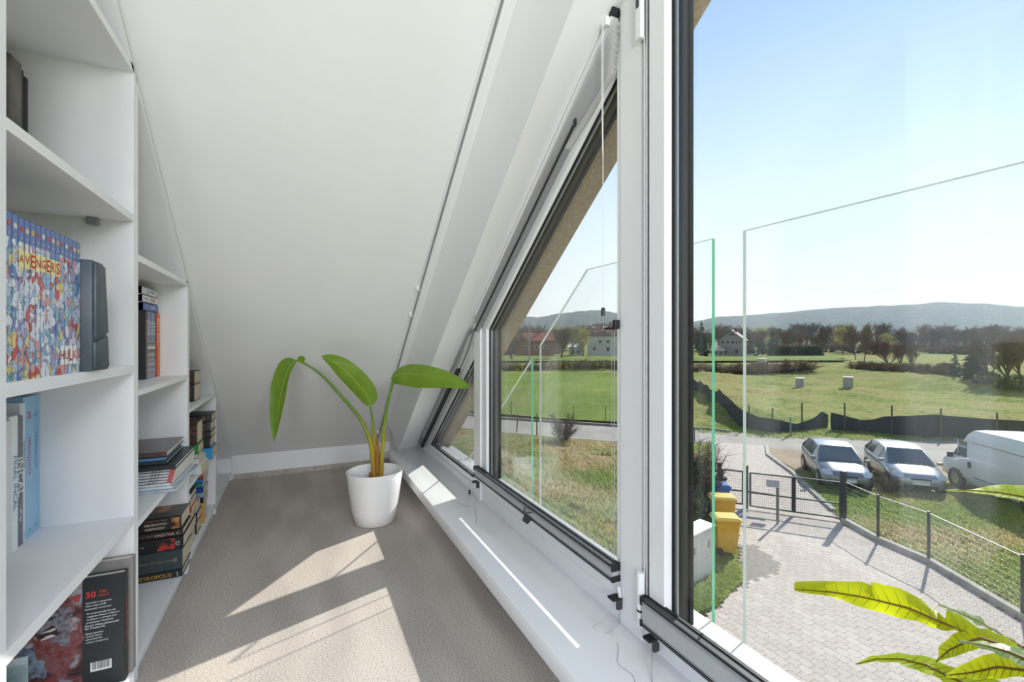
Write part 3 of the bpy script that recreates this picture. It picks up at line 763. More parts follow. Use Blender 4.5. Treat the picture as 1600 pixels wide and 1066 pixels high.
for i, (T, cov, ti, lab) in enumerate((
    (0.033, '#4b64ad', [('Billy Bat', 0.62, 0.3, 0.7, WHITE), ('n. urasawa', 0.22, 0.22, 0.25, ink('#c9d2ea'))], 'blue volume lying lowest across the upright manga'),
    (0.030, '#e8e8ea', [('Bat-Bat', 0.66, 0.3, 0.8, ink('#c4523f')), ('urasawa', 0.22, 0.2, 0.25, BLACK)], 'white volume with red lettering lying across the upright manga'),
    (0.031, '#e6e7ea', [('urasawa', 0.66, 0.28, 0.4, BLACK), ('b', 0.35, 0.1, 0.8, ink('#4d86c0'))], 'white volume lying on top of the pile above the manga'),
)):
    zb = z0 + 0.2625 + sum((0.033, 0.030, 0.031)[:i]) + .0005 * i
    # spine faces the room (+X): turned so that the far end rests against the panel
    tb_ = book('manga_book', 0.205, 0.14, T - .001, cov, (-0.529 - .002 * i, 2.272, zb), rotz=R(90), soft=True, label=lab, group='manga lying across the upright ones')
    for (s, xc, w, h, m_) in ti:
        lettering(tb_, s, (0.5 * .205 - (1 - xc) * .205 + 0.0, -0.0008, T * .5), (1, 0, 0), (0, 0, 1), w * .205, h * T, m_, 'title_lettering')

# --- magazine stack, third shelf of the middle unit (spines face the viewer)
def stack(items, xf, y0, zb, group, length=0.24, depth=0.19):
    """items from the bottom: (T, L, D, cover, label, dx, dy, rot, title, kwargs)"""
    z = zb + .0003
    for it in items:
        T, L, D, cov, lab, dx, dy, rot, ti = it[:9]; kw = it[9] if len(it) > 9 else {}
        kw = dict(kw); nm = kw.pop('name', 'book')
        book(nm, L, D, T - .0006, cov, (xf + dx - L / 2, y0 + dy, z), rotz=R(rot), label=lab, group=group, title=ti, **kw)
        z += T
    return z
DKRED = mat('dark cover with red picture', '#4a4345', 0.25, c2='#8d3a34', scale=11, lo=.52, hi=.72)
BLK = '#23272a'
mags = [
    (0.010, 0.30, 0.37, mat('clear blue plastic cover', '#c9d2de', 0.15, c2='#9fb0c6', scale=8), 'pale transparent sleeved album at the bottom of the magazine stack', 0.012, 0.005, -2, [], dict(name='magazine', soft=True, pages=PAGEV)),
    (0.010, 0.29, 0.34, '#d7dde4', 'white album with blue edge, second from the bottom of the magazine stack', 0.000, 0.010, -1.5, [], dict(name='magazine', pages=PAGEV)),
    (0.009, 0.27, 0.34, '#dfe2e6', 'white and blue comic issue, third from the bottom of the magazine stack', -0.008, 0.018, -1, [], dict(name='magazine', soft=True, pages=PAGEV)),
]
for k, nm in enumerate(('lowest', 'second', 'third', 'fourth', 'topmost')):
    mags.append((0.0095, 0.265, 0.33, '#d4d4d6', '%s thin white comic issue with a red corner in the magazine stack' % nm, 0.002 + .002 * k, 0.020 + .002 * k, -1 + .3 * k, [('BLACK', 0.78, 0.2, 0.7, BLACK)], dict(name='magazine', soft=True, pages=PAGEV, bands=[(0.93, 0.99, .1, .9, RED), (0.0, 0.93, .0, .22, BLACK)])))
mags += [
    (0.016, 0.290, 0.34, '#30373a', 'large dark green-black hardback in the upper magazine stack', 0.010, 0.012, 0, [], dict(name='magazine', pages=PAGEV, top=[('batman', 0.72, 0.2, 0.3, 0.1, ink('#8fb04a'))])),
    (0.013, 0.245, 0.28, '#3c4148', 'dark album under the blue edged one in the magazine stack', -0.022, 0.035, 1, [], dict(name='magazine', pages=PAGEV)),
    (0.013, 0.240, 0.27, '#5f9ac4', 'blue edged album near the top of the magazine stack', -0.026, 0.04, 1.5, [], dict(name='magazine', pages=PAGEV)),
    (0.020, 0.250, 0.30, DKRED, 'glossy dark album with a red cover picture on top of the magazine stack', -0.020, 0.03, 1, [], dict(name='magazine', pages=PAGEV)),
]
ztop = stack([(a[0], a[1], min(a[2], 0.365 - a[6]), *a[3:]) for a in mags], -0.408, 2.0, 0.462, 'stacked magazines in the middle unit')

# --- thick novels, bottom shelf of the middle unit (spines face the viewer)
CREAM = ink('#d9cfbd'); FIRE = mat('fire print', '#c98a4a', 0.4, c2='#2a2523', scale=25, lo=.4, hi=.6)
novels = [
    (0.030, 0.235, 0.155, '#26302d', 'black novel with yellow lettering at the bottom of the thick novel pile', 0.0, 0.0, 0, [('METROPOLIS', 0.60, 0.50, 0.62, ORANGE), ('1', 0.93, 0.03, 0.6, CREAM)]),
    (0.082, 0.235, 0.155, '#3d484a', 'very thick slate green novel in the pile of thick novels', 0.0, 0.001, 0, [('MIASTO NIEWIEDZY CIENIA', 0.64, 0.48, 0.14, ink('#a08a5c')), ('e', 0.90, 0.06, 0.26, ink('#a08a5c'))]),
    (0.052, 0.232, 0.155, '#222527', 'black novel with a red flame on its spine', 0.004, -0.004, 0, [('THE', 0.43, 0.05, 0.4, CREAM), ('e', 0.92, 0.07, 0.4, ink('#9a9a96'))], dict(bands=[(0.64, 0.88, .08, .92, mat('red flame print', '#222527', 0.4, c2='#c6382c', scale=38, lo=.42, hi=.6))])),
    (0.026, 0.230, 0.155, '#352b2a', 'dark brown novel with white lettering between the thick novels', 0.002, -0.002, 0, [('ONDYNA', 0.74, 0.28, 0.5, CREAM), ('m. czym', 0.50, 0.16, 0.3, ink('#9a8a7c')), ('e', 0.93, 0.05, 0.5, ink('#9a8a7c'))]),
    (0.055, 0.236, 0.155, mat('orange black cover', '#272625', 0.35, c2='#b5763f', scale=9, lo=.6, hi=.7), 'black novel with an orange picture on top of the thick novel pile', -0.004, 0.002, 0, [], dict(bands=[(0.86, 0.98, .1, .9, FIRE)], top=[('CZAROWNI', 0.68, 0.75, 0.4, 0.16, ink('#9c7a58')), ('DZIEWCZĄT', 0.68, 0.45, 0.42, 0.16, ink('#9c7a58'))])),
]
zz = stack(novels, -0.417, 2.222, 0.060, 'thick novels in the middle unit')
_tops = [o for o in bpy.data.objects if o.get('label', '').startswith('black novel with an orange picture')]
lettering(_tops[0], 'ZBŁĄKANYCH', (0.034, -0.0008, 0.029), (1, 0, 0), (0, 0, 1), 0.072, 0.0125, CREAM, 'title_lettering', .02)
lettering(_tops[0], 'DZIEWCZĄT', (0.034, -0.0008, 0.013), (1, 0, 0), (0, 0, 1), 0.064, 0.0115, CREAM, 'title_lettering', .02)
lettering(_tops[0], 'CZAROWNY TWIST', (0.036, -0.0008, 0.044), (1, 0, 0), (0, 0, 1), 0.076, 0.0085, ink('#c07a4a'), 'title_lettering')

# --- low unit: two books on its upper shelf
SPOT = lambda a, b, n: mat(n, a, 0.4, c2=b, scale=45, lo=.5, hi=.72)
D1 = SPOT('#2c2a2b', '#6d5d52', 'dark speckled cover'); D2 = SPOT('#3a2624', '#7d5a42', 'brown speckled cover'); D3 = SPOT('#2a2d2c', '#5b5a4c', 'green black cover')
stack([(0.085, 0.24, 0.165, D1, 'thick black book with a silver emblem on the upper shelf of the low unit', 0, 0, 0, [('e', 0.72, 0.1, 0.3, CREAM)]),
       (0.065, 0.24, 0.165, D2, 'thick brown-black book lying on the emblem book in the low unit', 0, 0.002, 0, [('o', 0.72, 0.06, 0.3, GOLD)])], -0.462, 2.72, 0.700, 'books on the upper shelf of the low unit')
# middle shelf, near pile
zz = stack([
    (0.050, 0.215, 0.145, '#e4e4e2', 'thick white book lowest in the near pile of the low unit', 0.012, 0, -3, [('LOGO', 0.65, 0.2, 0.25, ink('#8f93a8'))], dict(soft=True)),
    (0.026, 0.205, 0.145, '#dcdcda', 'white book second in the near pile of the low unit', 0.002, 0.01, -2, [('UNIVERS', 0.7, 0.25, 0.35, ink('#6d6f78'))], dict(soft=True)),
    (0.022, 0.210, 0.14, '#d9d2c6', 'cream book with a blue edge in the near pile of the low unit', -0.008, 0.02, 0, [], dict(soft=True)),
    (0.045, 0.212, 0.15, '#2f8a34', 'bright green book in the near pile of the low unit', -0.002, 0.005, 0, []),
    (0.105, 0.212, 0.15, D2, 'very thick brown book topping the near pile of the low unit', -0.006, 0.006, 0, [('KING', 0.55, 0.45, 0.2, CREAM)]),
], -0.425, 2.60, 0.365, 'near pile on the low unit')
# middle shelf, far pile
stack([
    (0.060, 0.215, 0.15, '#3aa2dc', 'sky blue book lowest in the far pile of the low unit', 0.01, 0, 0, [], dict(soft=True)),
    (0.052, 0.215, 0.16, D3, 'black book with a gold mark above the sky blue one', 0.0, 0.004, 0, [('y', 0.7, 0.08, 0.4, GOLD)]),
    (0.036, 0.215, 0.16, D1, 'grey-black book in the middle of the far pile', 0.003, 0.002, 0, []),
    (0.052, 0.215, 0.16, SPOT('#2b2b2d', '#77777a', 'grey speckled cover'), 'black book with a white star mark in the far pile', 0.002, 0, 0, [('*', 0.5, 0.12, 0.5, CREAM)]),
    (0.040, 0.225, 0.165, D3, 'dark book with orange marks topping the far pile', 0.006, -0.002, 0, [('IV', 0.62, 0.12, 0.5, ORANGE), ('D', 0.85, 0.06, 0.5, GOLD)], dict(top=[('GRA O TRON', 0.5, 0.6, 0.6, 0.18, GOLD)])),
], -0.425, 2.925, 0.365, 'far pile on the low unit')
# bottom shelf piles
stack([
    (0.020, 0.20, 0.125, '#e9e9e7', 'white paperback lowest in the bottom shelf pile next to the novels', 0.0, 0, 0, [], dict(soft=True)),
    (0.026, 0.20, 0.125, '#3b342f', 'dark brown paperback in the bottom shelf pile next to the novels', -0.004, 0.004, 0, [], dict(soft=True)),
    (0.022, 0.20, 0.125, '#2fa05c', 'green edged paperback in the bottom shelf pile next to the novels', -0.004, 0.0, 0, [], dict(soft=True)),
    (0.045, 0.20, 0.125, '#1f2224', 'thick black paperback in the bottom shelf pile next to the novels', 0.0, 0.002, 0, [], dict(soft=True)),
    (0.024, 0.20, 0.125, '#2c2c2e', 'charcoal paperback in the bottom shelf pile next to the novels', -0.006, 0.0, 0, [], dict(soft=True)),
    (0.024, 0.20, 0.125, '#19191b', 'jet black paperback in the bottom shelf pile next to the novels', -0.002, 0.0, 0, [], dict(soft=True)),
    (0.024, 0.20, 0.125, '#d53a33', 'red paperback topping the bottom shelf pile next to the novels', 0.004, 0.004, 0, [('h', 0.8, 0.1, 0.5, BLACK)], dict(soft=True)),
    (0.034, 0.205, 0.13, '#2f8079', 'teal paperback on the red one on the bottom shelf', 0.0, 0.0, 0, [('o', 0.7, 0.08, 0.4, CREAM)], dict(soft=True)),
    (0.030, 0.21, 0.14, mat('black glossy cover', '#222123', 0.2), 'black hardback with a white spine topping the tall bottom shelf pile', 0.002, 0.0, 0, [('BEKS', 0.7, 0.15, 0.4, ink('#b5713f'))], dict(bands=[(0, 1, .05, .95, WHITE)])),
], -0.440, 2.50, 0.060, 'near pile on the bottom shelf')
stack([
    (0.105, 0.20, 0.125, '#dca33a', 'thick yellow book lowest in the far bottom shelf pile', 0.0, 0, 0, []),
    (0.028, 0.20, 0.125, '#232325', 'black paperback above the yellow book', 0.0, 0.002, 0, [('e', 0.6, 0.08, 0.5, CREAM)], dict(soft=True)),
    (0.026, 0.20, 0.13, '#8db7dc', 'light blue paperback in the far bottom shelf pile', -0.002, 0, 0, [], dict(soft=True)),
    (0.026, 0.20, 0.13, '#2a4ea6', 'royal blue paperback in the far bottom shelf pile', 0.0, 0.003, 0, [], dict(soft=True)),
    (0.024, 0.20, 0.13, '#2f9188', 'turquoise paperback in the far bottom shelf pile', -0.004, 0, 0, [], dict(soft=True)),
    (0.022, 0.20, 0.13, '#4a7fc0', 'mid blue paperback in the far bottom shelf pile', 0.0, 0, 0, [], dict(soft=True)),
    (0.026, 0.20, 0.13, '#b5653f', 'rust coloured paperback topping the far bottom shelf pile', 0.0, 0, 0, [], dict(soft=True)),
], -0.440, 2.82, 0.060, 'far pile on the bottom shelf')
stack([
    (0.060, 0.20, 0.12, '#3a3d40', 'dark grey book lowest in the middle bottom shelf pile', 0.0, 0, 0, []),
    (0.045, 0.20, 0.12, '#2a2b2d', 'black book second in the middle bottom shelf pile', 0.002, 0.002, 0, []),
    (0.050, 0.20, 0.12, '#b5b0a6', 'grey-beige book topping the middle bottom shelf pile', -0.002, 0.0, 0, []),
], -0.443, 2.665, 0.060, 'middle pile on the bottom shelf')

bpy.data.objects.remove(_tt, do_unlink=True)

# ------------------------------------------------------------------ plants
_S, _C = math.sin(math.atan(335 / 720)), math.cos(math.atan(335 / 720))
def _ray(u, v): r = (u - 800) / 720; return Vector((_S + r * _C, _C - r * _S, (533 - v) / 720))
def at_x(u, v, x):
    d = _ray(u, v); return Vector((0, 0, 1)) + d * (x / d.x)
GZ, HG = -4.86, 5.86                          # outside ground level, and the camera's height above it
def G(u, v, z=GZ):
    d = _ray(u, v); return Vector((0, 0, 1)) + d * ((z - 1) / d.z)
def catmull(P, n):
    P = [Vector(p) for p in P]; out = []
    m = len(P) - 1
    for k in range(n + 1):
        f = k / n * m; i = min(int(f), m - 1); t = f - i
        p0, p1, p2, p3 = P[max(i - 1, 0)], P[i], P[i + 1], P[min(i + 2, m)]
        out.append(0.5 * ((2 * p1) + (p2 - p0) * t + (2 * p0 - 5 * p1 + 4 * p2 - p3) * t * t + (3 * p1 - p0 - 3 * p2 + p3) * t ** 3))
    return out

def leaf_mat(name, c, c2, tr, fac, vein_scale, rough=0.35):
    m = mat(name, c, rough, spec=0.45, c2=c2, scale=9, lo=.3, hi=.7, transl=(hexc(tr), fac))
    nt = m.node_tree; b = nt.nodes['Principled BSDF']
    tc = nt.nodes.new('ShaderNodeTexCoord'); wv = nt.nodes.new('ShaderNodeTexWave'); wv.inputs['Scale'].default_value = vein_scale; wv.inputs['Distortion'].default_value = 0.6
    nt.links.new(tc.outputs['UV'], wv.inputs['Vector'])
    bp = nt.nodes.new('ShaderNodeBump'); bp.inputs['Strength'].default_value = 0.35; bp.inputs['Distance'].default_value = 0.002
    nt.links.new(wv.outputs['Fac'], bp.inputs['Height']); nt.links.new(bp.outputs[0], b.inputs['Normal'])
    return m
def grid_leaf(rows, m, parent, name='leaf', uv=True):
    o = MB().grid(rows).build(name, m, parent, smooth=True, fix=False, angle=0)
    me = o.data; lay = me.uv_layers.new(name='UVMap'); nv = len(rows[0]); nu = len(rows)
    for lp in me.loops:
        i, j = divmod(lp.vertex_index, nv)
        lay.data[lp.index].uv = (i / (nu - 1) - abs(j / (nv - 1) - .5) * .35, 0.0)
    return o

pl = empty('potted_plant', (0.388, 2.64, 0)); tag(pl, 'tall three-leaved green plant in a white pot on the carpet', 'plant')
pot = MB().lathe([(0.001, 0.0), (0.098, 0.0), (0.108, 0.006), (0.122, 0.07), (0.137, 0.17), (0.147, 0.245), (0.151, 0.277), (0.150, 0.284), (0.146, 0.285), (0.142, 0.280), (0.138, 0.245), (0.128, 0.20), (0.001, 0.20)],
                 (0.388, 2.64, 0.0), 64, caps=False).build('pot', mat('white glazed pot', '#f1f0ee', 0.18, spec=0.5, coat=0.4), pl, smooth=True, angle=60)
MB().lathe([(0.001, 0.205), (0.06, 0.209), (0.128, 0.203)], (0.388, 2.64, 0), 32, caps=False).build('soil', mat('dark soil', '#3a2b22', 1.0, c2='#5a4534', scale=90, bump=(120, 0.8, 0.01)), pl, smooth=True)
stem_m = mat('green stem', '#6f8f2a', 0.4, spec=0.4)
def stem_material():
    m = stem_m; nt = m.node_tree; b = nt.nodes['Principled BSDF']; tc = nt.nodes.new('ShaderNodeTexCoord'); sx = nt.nodes.new('ShaderNodeSeparateXYZ'); r = nt.nodes.new('ShaderNodeValToRGB')
    r.color_ramp.elements[0].position = 0.22; r.color_ramp.elements[0].color = (*hexc('#a8762a'), 1)
    r.color_ramp.elements[1].position = 0.62; r.color_ramp.elements[1].color = (*hexc('#5f8429'), 1)
    e = r.color_ramp.elements.new(0.42); e.color = (*hexc('#a59a2a'), 1)
    nt.links.new(tc.outputs['Object'], sx.inputs[0]); nt.links.new(sx.outputs['Z'], r.inputs[0]); nt.links.new(r.outputs[0], b.inputs['Base Color'])
stem_material()
stems = [
    ([(0.385, 2.63, 0.20), (0.372, 2.635, 0.40), (0.345, 2.64, 0.50), (0.30, 2.645, 0.59), (0.20, 2.65, 0.72), (0.11, 2.65, 0.825), (0.027, 2.65, 0.885), (-0.015, 2.645, 0.897)], 0.011),
    ([(0.395, 2.65, 0.20), (0.388, 2.65, 0.42), (0.378, 2.645, 0.55), (0.364, 2.64, 0.645)], 0.010),
    ([(0.415, 2.62, 0.20), (0.428, 2.62, 0.42), (0.445, 2.62, 0.60), (0.478, 2.62, 0.755), (0.49, 2.615, 0.80)], 0.011),
]
for P, r0 in stems:
    c_ = catmull(P, 22)
    MB().tube(c_, [r0 * (1.25 - 0.85 * i / 22) for i in range(23)], 10).build('stem', stem_m, pl, smooth=True)
MB().tube([(0.40, 2.645, 0.20), (0.405, 2.645, 0.30), (0.402, 2.645, 0.42), (0.40, 2.645, 0.47)], [0.018, 0.016, 0.010, 0.003], 10).build('sheath', mat('brown sheath', '#8a5a2a', 0.6, c2='#a97a35', scale=30), pl, smooth=True)
MB().tube([(0.372, 2.62, 0.20), (0.362, 2.61, 0.25), (0.357, 2.605, 0.285)], [0.012, 0.011, 0.004], 8).build('sheath', mat('orange sheath', '#b0552a', 0.6, c2='#8a4526', scale=30), pl, smooth=True)
def big_leaf(P, side0, side1, wl, wr, fold, waves, m, nm='leaf'):
    n = 36; c_ = catmull(P, n); rows = []; rib = []
    for i, c in enumerate(c_):
        t = i / n
        tan = (c_[min(i + 1, n)] - c_[max(i - 1, 0)]).normalized()
        s = Vector(side0).lerp(Vector(side1), t); s = (s - tan * s.dot(tan)).normalized(); nn = tan.cross(s)
        prof = (math.sin(math.pi * min(1, t * 1.02) ** 0.75) ** 0.75) if 0 < t < 1 else 0.03
        row = []
        for j in range(11):
            q = j / 5 - 1
            w = (wl if q < 0 else wr) * max(prof, 0.03)
            wav = math.sin(t * waves + q * 1.3) * 0.006 * abs(q) * prof
            row.append(c + s * q * w + nn * (fold * q * q * w + wav))
        rows.append(row); rib.append(c - nn * 0.001)
    L = grid_leaf(rows, m, pl)
    MB().tube(rib, [0.0045 * (1 - 0.8 * i / n) for i in range(n + 1)], 6).build('midrib', mat('leaf midrib', '#8fae3c', 0.4), L, smooth=True)
    return L
LG = leaf_mat('strelitzia leaf', '#638a2b', '#83a240', '#a3cb38', 0.38, 26, 0.26)
big_leaf([(0.03, 2.65, 0.886), (-0.015, 2.64, 0.893), (-0.055, 2.62, 0.83), (-0.085, 2.60, 0.68), (-0.108, 2.585, 0.495)], (0.5, -0.85, 0.25), (0.75, -0.6, 0), 0.072, 0.066, 0.30, 12, LG)
big_leaf([(0.366, 2.64, 0.64), (0.335, 2.61, 0.715), (0.26, 2.59, 0.81), (0.18, 2.60, 0.885), (0.112, 2.63, 0.922)], (0.75, -0.45, 0.45), (0.6, -0.4, 0.65), 0.066, 0.062, 0.30, 9, LG)
big_leaf([(0.475, 2.63, 0.79), (0.52, 2.55, 0.822), (0.60, 2.43, 0.82), (0.71, 2.29, 0.80), (0.79, 2.19, 0.765)], (0.1, 0.45, 0.8), (0.25, 0.3, 0.85), 0.068, 0.062, -0.30, 12, LG)

# leafy fern whose long fronds reach in front of the nearest window; its pot stands on the sill beside the viewpoint
fp = empty('potted_fern', (0.74, -0.10, 0.178)); tag(fp, 'yellow-green lobed fern on the sill reaching in front of the nearest window', 'plant')
MB().lathe([(0.001, 0), (0.07, 0), (0.076, 0.01), (0.095, 0.16), (0.099, 0.165), (0.090, 0.165), (0.084, 0.14), (0.001, 0.14)], (0.74, -0.10, 0.1785), 40, caps=False).build('pot', mat('white glazed pot', '#f1f0ee'), fp, smooth=True)
MB().lathe([(0.001, 0.147), (0.086, 0.143)], (0.74, -0.10, 0.1785), 24, caps=False).build('soil', mat('dark soil', '#3a2b22'), fp)
FY = leaf_mat('fern blade yellow', '#86a01a', '#9fae1e', '#e6ea1e', 0.62, 30)
FG = leaf_mat('fern blade dark', '#3f5f2a', '#557a2c', '#8fb52a', 0.25, 30, 0.3)
FM = leaf_mat('fern blade green', '#7a9a1c', '#8fa822', '#cfe022', 0.58, 30)
def resample(P, n):
    L = [0]
    for a, b in zip(P, P[1:]): L.append(L[-1] + math.hypot(b[0] - a[0], b[1] - a[1]))
    out = []
    for k in range(n + 1):
        d = L[-1] * k / n; i = 0
        while i < len(P) - 2 and L[i + 1] < d: i += 1
        t = (d - L[i]) / max(1e-9, L[i + 1] - L[i]); t = min(1, max(0, t))
        out.append((P[i][0] + (P[i + 1][0] - P[i][0]) * t, P[i][1] + (P[i + 1][1] - P[i][1]) * t))
    return out
def frond(x0, x1, up, mid, low, m, tilt=0.012, n=48, base=(0.74, -0.08, 0.33)):
    """blade between two outlines; x0 is the distance of its tip from the room's axis, x1 that of its base"""
    U, Mi, Lo = resample(up, n), resample(mid, n), resample(low, n); rows = []; rib = []
    for i in range(n + 1):
        t = i / n; x = x0 + (x1 - x0) * t + 0.012 * math.sin(math.pi * t)
        a, b, c = at_x(*U[i], x + tilt), at_x(*Mi[i], x), at_x(*Lo[i], x - tilt * .6)
        w = 0.002 * math.sin(t * 31)
        rows.append([a + Vector((w, 0, 0)), a.lerp(b, .5) + Vector((-.002, 0, 0)), b, b.lerp(c, .5) + Vector((-.001, 0, 0)), c - Vector((w, 0, 0))]); rib.append(b + Vector((-.0008, 0, 0)))
    L = grid_leaf(rows, m, fp, 'frond')
    MB().tube(rib, [0.0007 + 0.0010 * i / n for i in range(n + 1)], 5).build('midrib', mat('brown midrib', '#7a5a1e', 0.5), L)
    # lateral veins
    vb = MB()
    for i in range(3, n - 1, 3):
        r = rows[i]; k = min(n, i - 2 if i > 4 else i)
        for tip in (rows[max(0, i - 2)][0], rows[max(0, i - 2)][4]):
            vb.tube([r[2] + Vector((-.0012, 0, 0)), r[2].lerp(tip, .85) + Vector((-.002, 0, 0))], [0.0004, 0.0002], 3)
    vb.build('veins', mat('fern vein', '#6f7a1c', 0.5), L, fix=False)
    e = rib[-1]; b = Vector(base)
    MB().tube(catmull([e, e.lerp(b, .35) + Vector((0.03, -0.02, 0.08)), e.lerp(b, .75) + Vector((0.02, 0, 0.06)), b], 14), 0.0024, 6).build('stem', mat('fern stem', '#7d7a2a', 0.5), fp, smooth=True)
frond(0.62, 0.58, [(1242, 909), (1300, 908), (1345, 909), (1371, 920), (1360, 909), (1400, 917), (1440, 938), (1470, 958), (1478, 968), (1478, 953), (1510, 968), (1534, 983), (1544, 997), (1549, 988), (1580, 1005), (1625, 1032)],
      [(1242, 921), (1300, 925), (1345, 932), (1380, 940), (1420, 950), (1460, 967), (1500, 985), (1540, 1003), (1580, 1022), (1625, 1043)],
      [(1242, 924), (1290, 931), (1330, 943), (1370, 956), (1400, 965), (1435, 970), (1452, 980), (1475, 987), (1500, 983), (1540, 1010), (1580, 1030), (1625, 1055)], FY, 0.010, 72)
frond(0.585, 0.57, [(1463, 1034), (1468, 1010), (1490, 990), (1520, 980), (1548, 985), (1590, 1005)], [(1463, 1034), (1485, 1015), (1510, 1003), (1535, 997), (1590, 1016)], [(1463, 1034), (1490, 1027), (1515, 1018), (1540, 1011), (1590, 1024)], FY)
frond(0.60, 0.56, [(1338, 1037), (1360, 1025), (1400, 1021), (1440, 1024), (1465, 1033), (1500, 1046), (1540, 1056), (1590, 1078)], [(1338, 1038), (1370, 1030), (1410, 1030), (1450, 1040), (1480, 1056), (1530, 1078)], [(1338, 1039), (1370, 1034), (1405, 1036), (1430, 1048), (1455, 1055), (1475, 1066), (1495, 1085)], FM)
frond(0.55, 0.52, [(1478, 1054), (1500, 1040), (1540, 1022), (1562, 1021), (1600, 1038), (1660, 1066)], [(1478, 1056), (1520, 1051), (1560, 1042), (1600, 1047), (1660, 1075)], [(1480, 1058), (1510, 1061), (1560, 1061), (1600, 1057), (1660, 1086)], FY)
frond(0.54, 0.52, [(1497, 1001), (1540, 1003), (1580, 1009), (1640, 1036)], [(1497, 1001.5), (1540, 1009), (1580, 1020), (1640, 1046)], [(1497, 1002), (1540, 1015), (1580, 1032), (1640, 1062)], FG, 0.02)
frond(0.63, 0.61, [(1466, 944), (1500, 954), (1530, 964), (1546, 979), (1600, 1010)], [(1466, 944.5), (1500, 958), (1528, 970), (1546, 981), (1600, 1013)], [(1466, 945), (1500, 962), (1525, 975), (1546, 983), (1600, 1016)], FG, 0.02)
frond(0.63, 0.60, [(1478, 765), (1520, 765), (1545, 759), (1575, 757), (1600, 759), (1660, 778)], [(1478, 766), (1520, 766.5), (1560, 770), (1600, 777), (1660, 795)], [(1478, 767), (1520, 770), (1560, 776), (1600, 783), (1660, 806)], FM, 0.02, base=(0.75, -0.12, 0.33))

# ------------------------------------------------------------------ outside: ground
rnd = random.Random(11)
def dist(u, v): return HG * 720 / (v - 533)
def poly_world(px): return [(G(u, v).x, G(u, v).y) for u, v in px]
def inside(p, poly):
    x, y = p; c = False; n = len(poly)
    for i in range(n):
        x0, y0 = poly[i]; x1, y1 = poly[i - 1]
        if (y0 > y) != (y1 > y) and x < (x1 - x0) * (y - y0) / (y1 - y0) + x0: c = not c
    return c
def flat(name, px, z, m, thick=0.03):
    return struct(MB().prismz(poly_world(px), GZ + z - thick, GZ + z).build(name, m))
def turf(name, cols, big, fine, lo=0.32, hi=0.68):
    m = mat(name, cols[0], 1.0, spec=0.05, bump=(fine * 1.5, .8, .06)); nt = m.node_tree; b = nt.nodes['Principled BSDF']; tc = nt.nodes.new('ShaderNodeTexCoord')
    def ns(sc, det):
        n = nt.nodes.new('ShaderNodeTexNoise'); n.inputs['Scale'].default_value = sc; n.inputs['Detail'].default_value = det; nt.links.new(tc.outputs['Object'], n.inputs['Vector']); return n
    r = nt.nodes.new('ShaderNodeValToRGB'); el = r.color_ramp.elements
    el[0].position = lo; el[0].color = (*hexc(cols[0]), 1); el[1].position = hi; el[1].color = (*hexc(cols[-1]), 1)
    for i, h in enumerate(cols[1:-1]):
        e = el.new(lo + (hi - lo) * (i + 1) / (len(cols) - 1)); e.color = (*hexc(h), 1)
    a, c = ns(big, 7), ns(fine, 4); mxf = nt.nodes.new('ShaderNodeMath'); mxf.operation = 'MULTIPLY_ADD'; mxf.inputs[1].default_value = 0.85
    sb_ = nt.nodes.new('ShaderNodeMath'); sb_.operation = 'SUBTRACT'; sb_.inputs[1].default_value = 0.425
    nt.links.new(c.outputs['Fac'], mxf.inputs[0]); nt.links.new(a.outputs['Fac'], mxf.inputs[2]); nt.links.new(mxf.outputs[0], sb_.inputs[0]); nt.links.new(sb_.outputs[0], r.inputs[0])
    nt.links.new(r.outputs[0], b.inputs['Base Color']); return m
GRASS = turf('spring grass', ['#5c6a33', '#6f7b3c', '#868a4c', '#97905f', '#7d6a4a'], 0.16, 2.2, .28, .72)
FIELD = turf('sown field', ['#5f7036', '#6a7b3a', '#74843f', '#808a48'], 0.10, 1.2, .25, .75)
ROUGH = turf('rough dry grass', ['#566132', '#6f6d3f', '#8a7b52', '#a38f66', '#7a664c'], 0.5, 4.0)
ASPH = mat('pale asphalt', '#a39c94', 0.9, c2='#948c85', scale=0.8, detail=8, bump=(60, .3, .01))
DIRT = mat('trodden earth', '#97836f', 1.0, c2='#a8957f', scale=1.2, detail=8, bump=(12, .6, .03))
CONC = mat('concrete', '#b5b0a8', 0.9, c2='#a39d95', scale=6, bump=(40, .3, .01))
struct(MB().box(-3000, 3000, -3000, 4000, GZ - 0.6, GZ - 0.12).build('ground', GRASS))
rp0, rp1 = G(700, 648), G(1650, 691)
rd = (rp1 - rp0); rd.z = 0; rdn = Vector((-rd.y, rd.x, 0)).normalized()
if rdn.y < 0: rdn = -rdn
mounds = [(1125, 628, 0.9, 3.2), (1105, 612, 1.0, 4.5), (1150, 646, 0.8, 2.2), (1190, 655, 0.7, 2.2), (1215, 662, 0.45, 1.8), (1250, 611, 0.5, 1.6), (1325, 611, 0.35, 1.6), (1190, 579, 0.5, 2.5), (1240, 583, 0.9, 5), (1400, 590, 0.8, 5), (1450, 597, 0.9, 5), (1520, 606, 0.9, 4), (1580, 615, 0.8, 4), (1335, 583, 0.7, 5), (1100, 590, 0.9, 5), (850, 577, 0.9, 5), (900, 577, 0.9, 5), (950, 578, 0.9, 5)]
mw = [(G(u, v).x, G(u, v).y, h * 1.2, r * 1.2) for u, v, h, r in mounds]
from mathutils import noise as mnoise
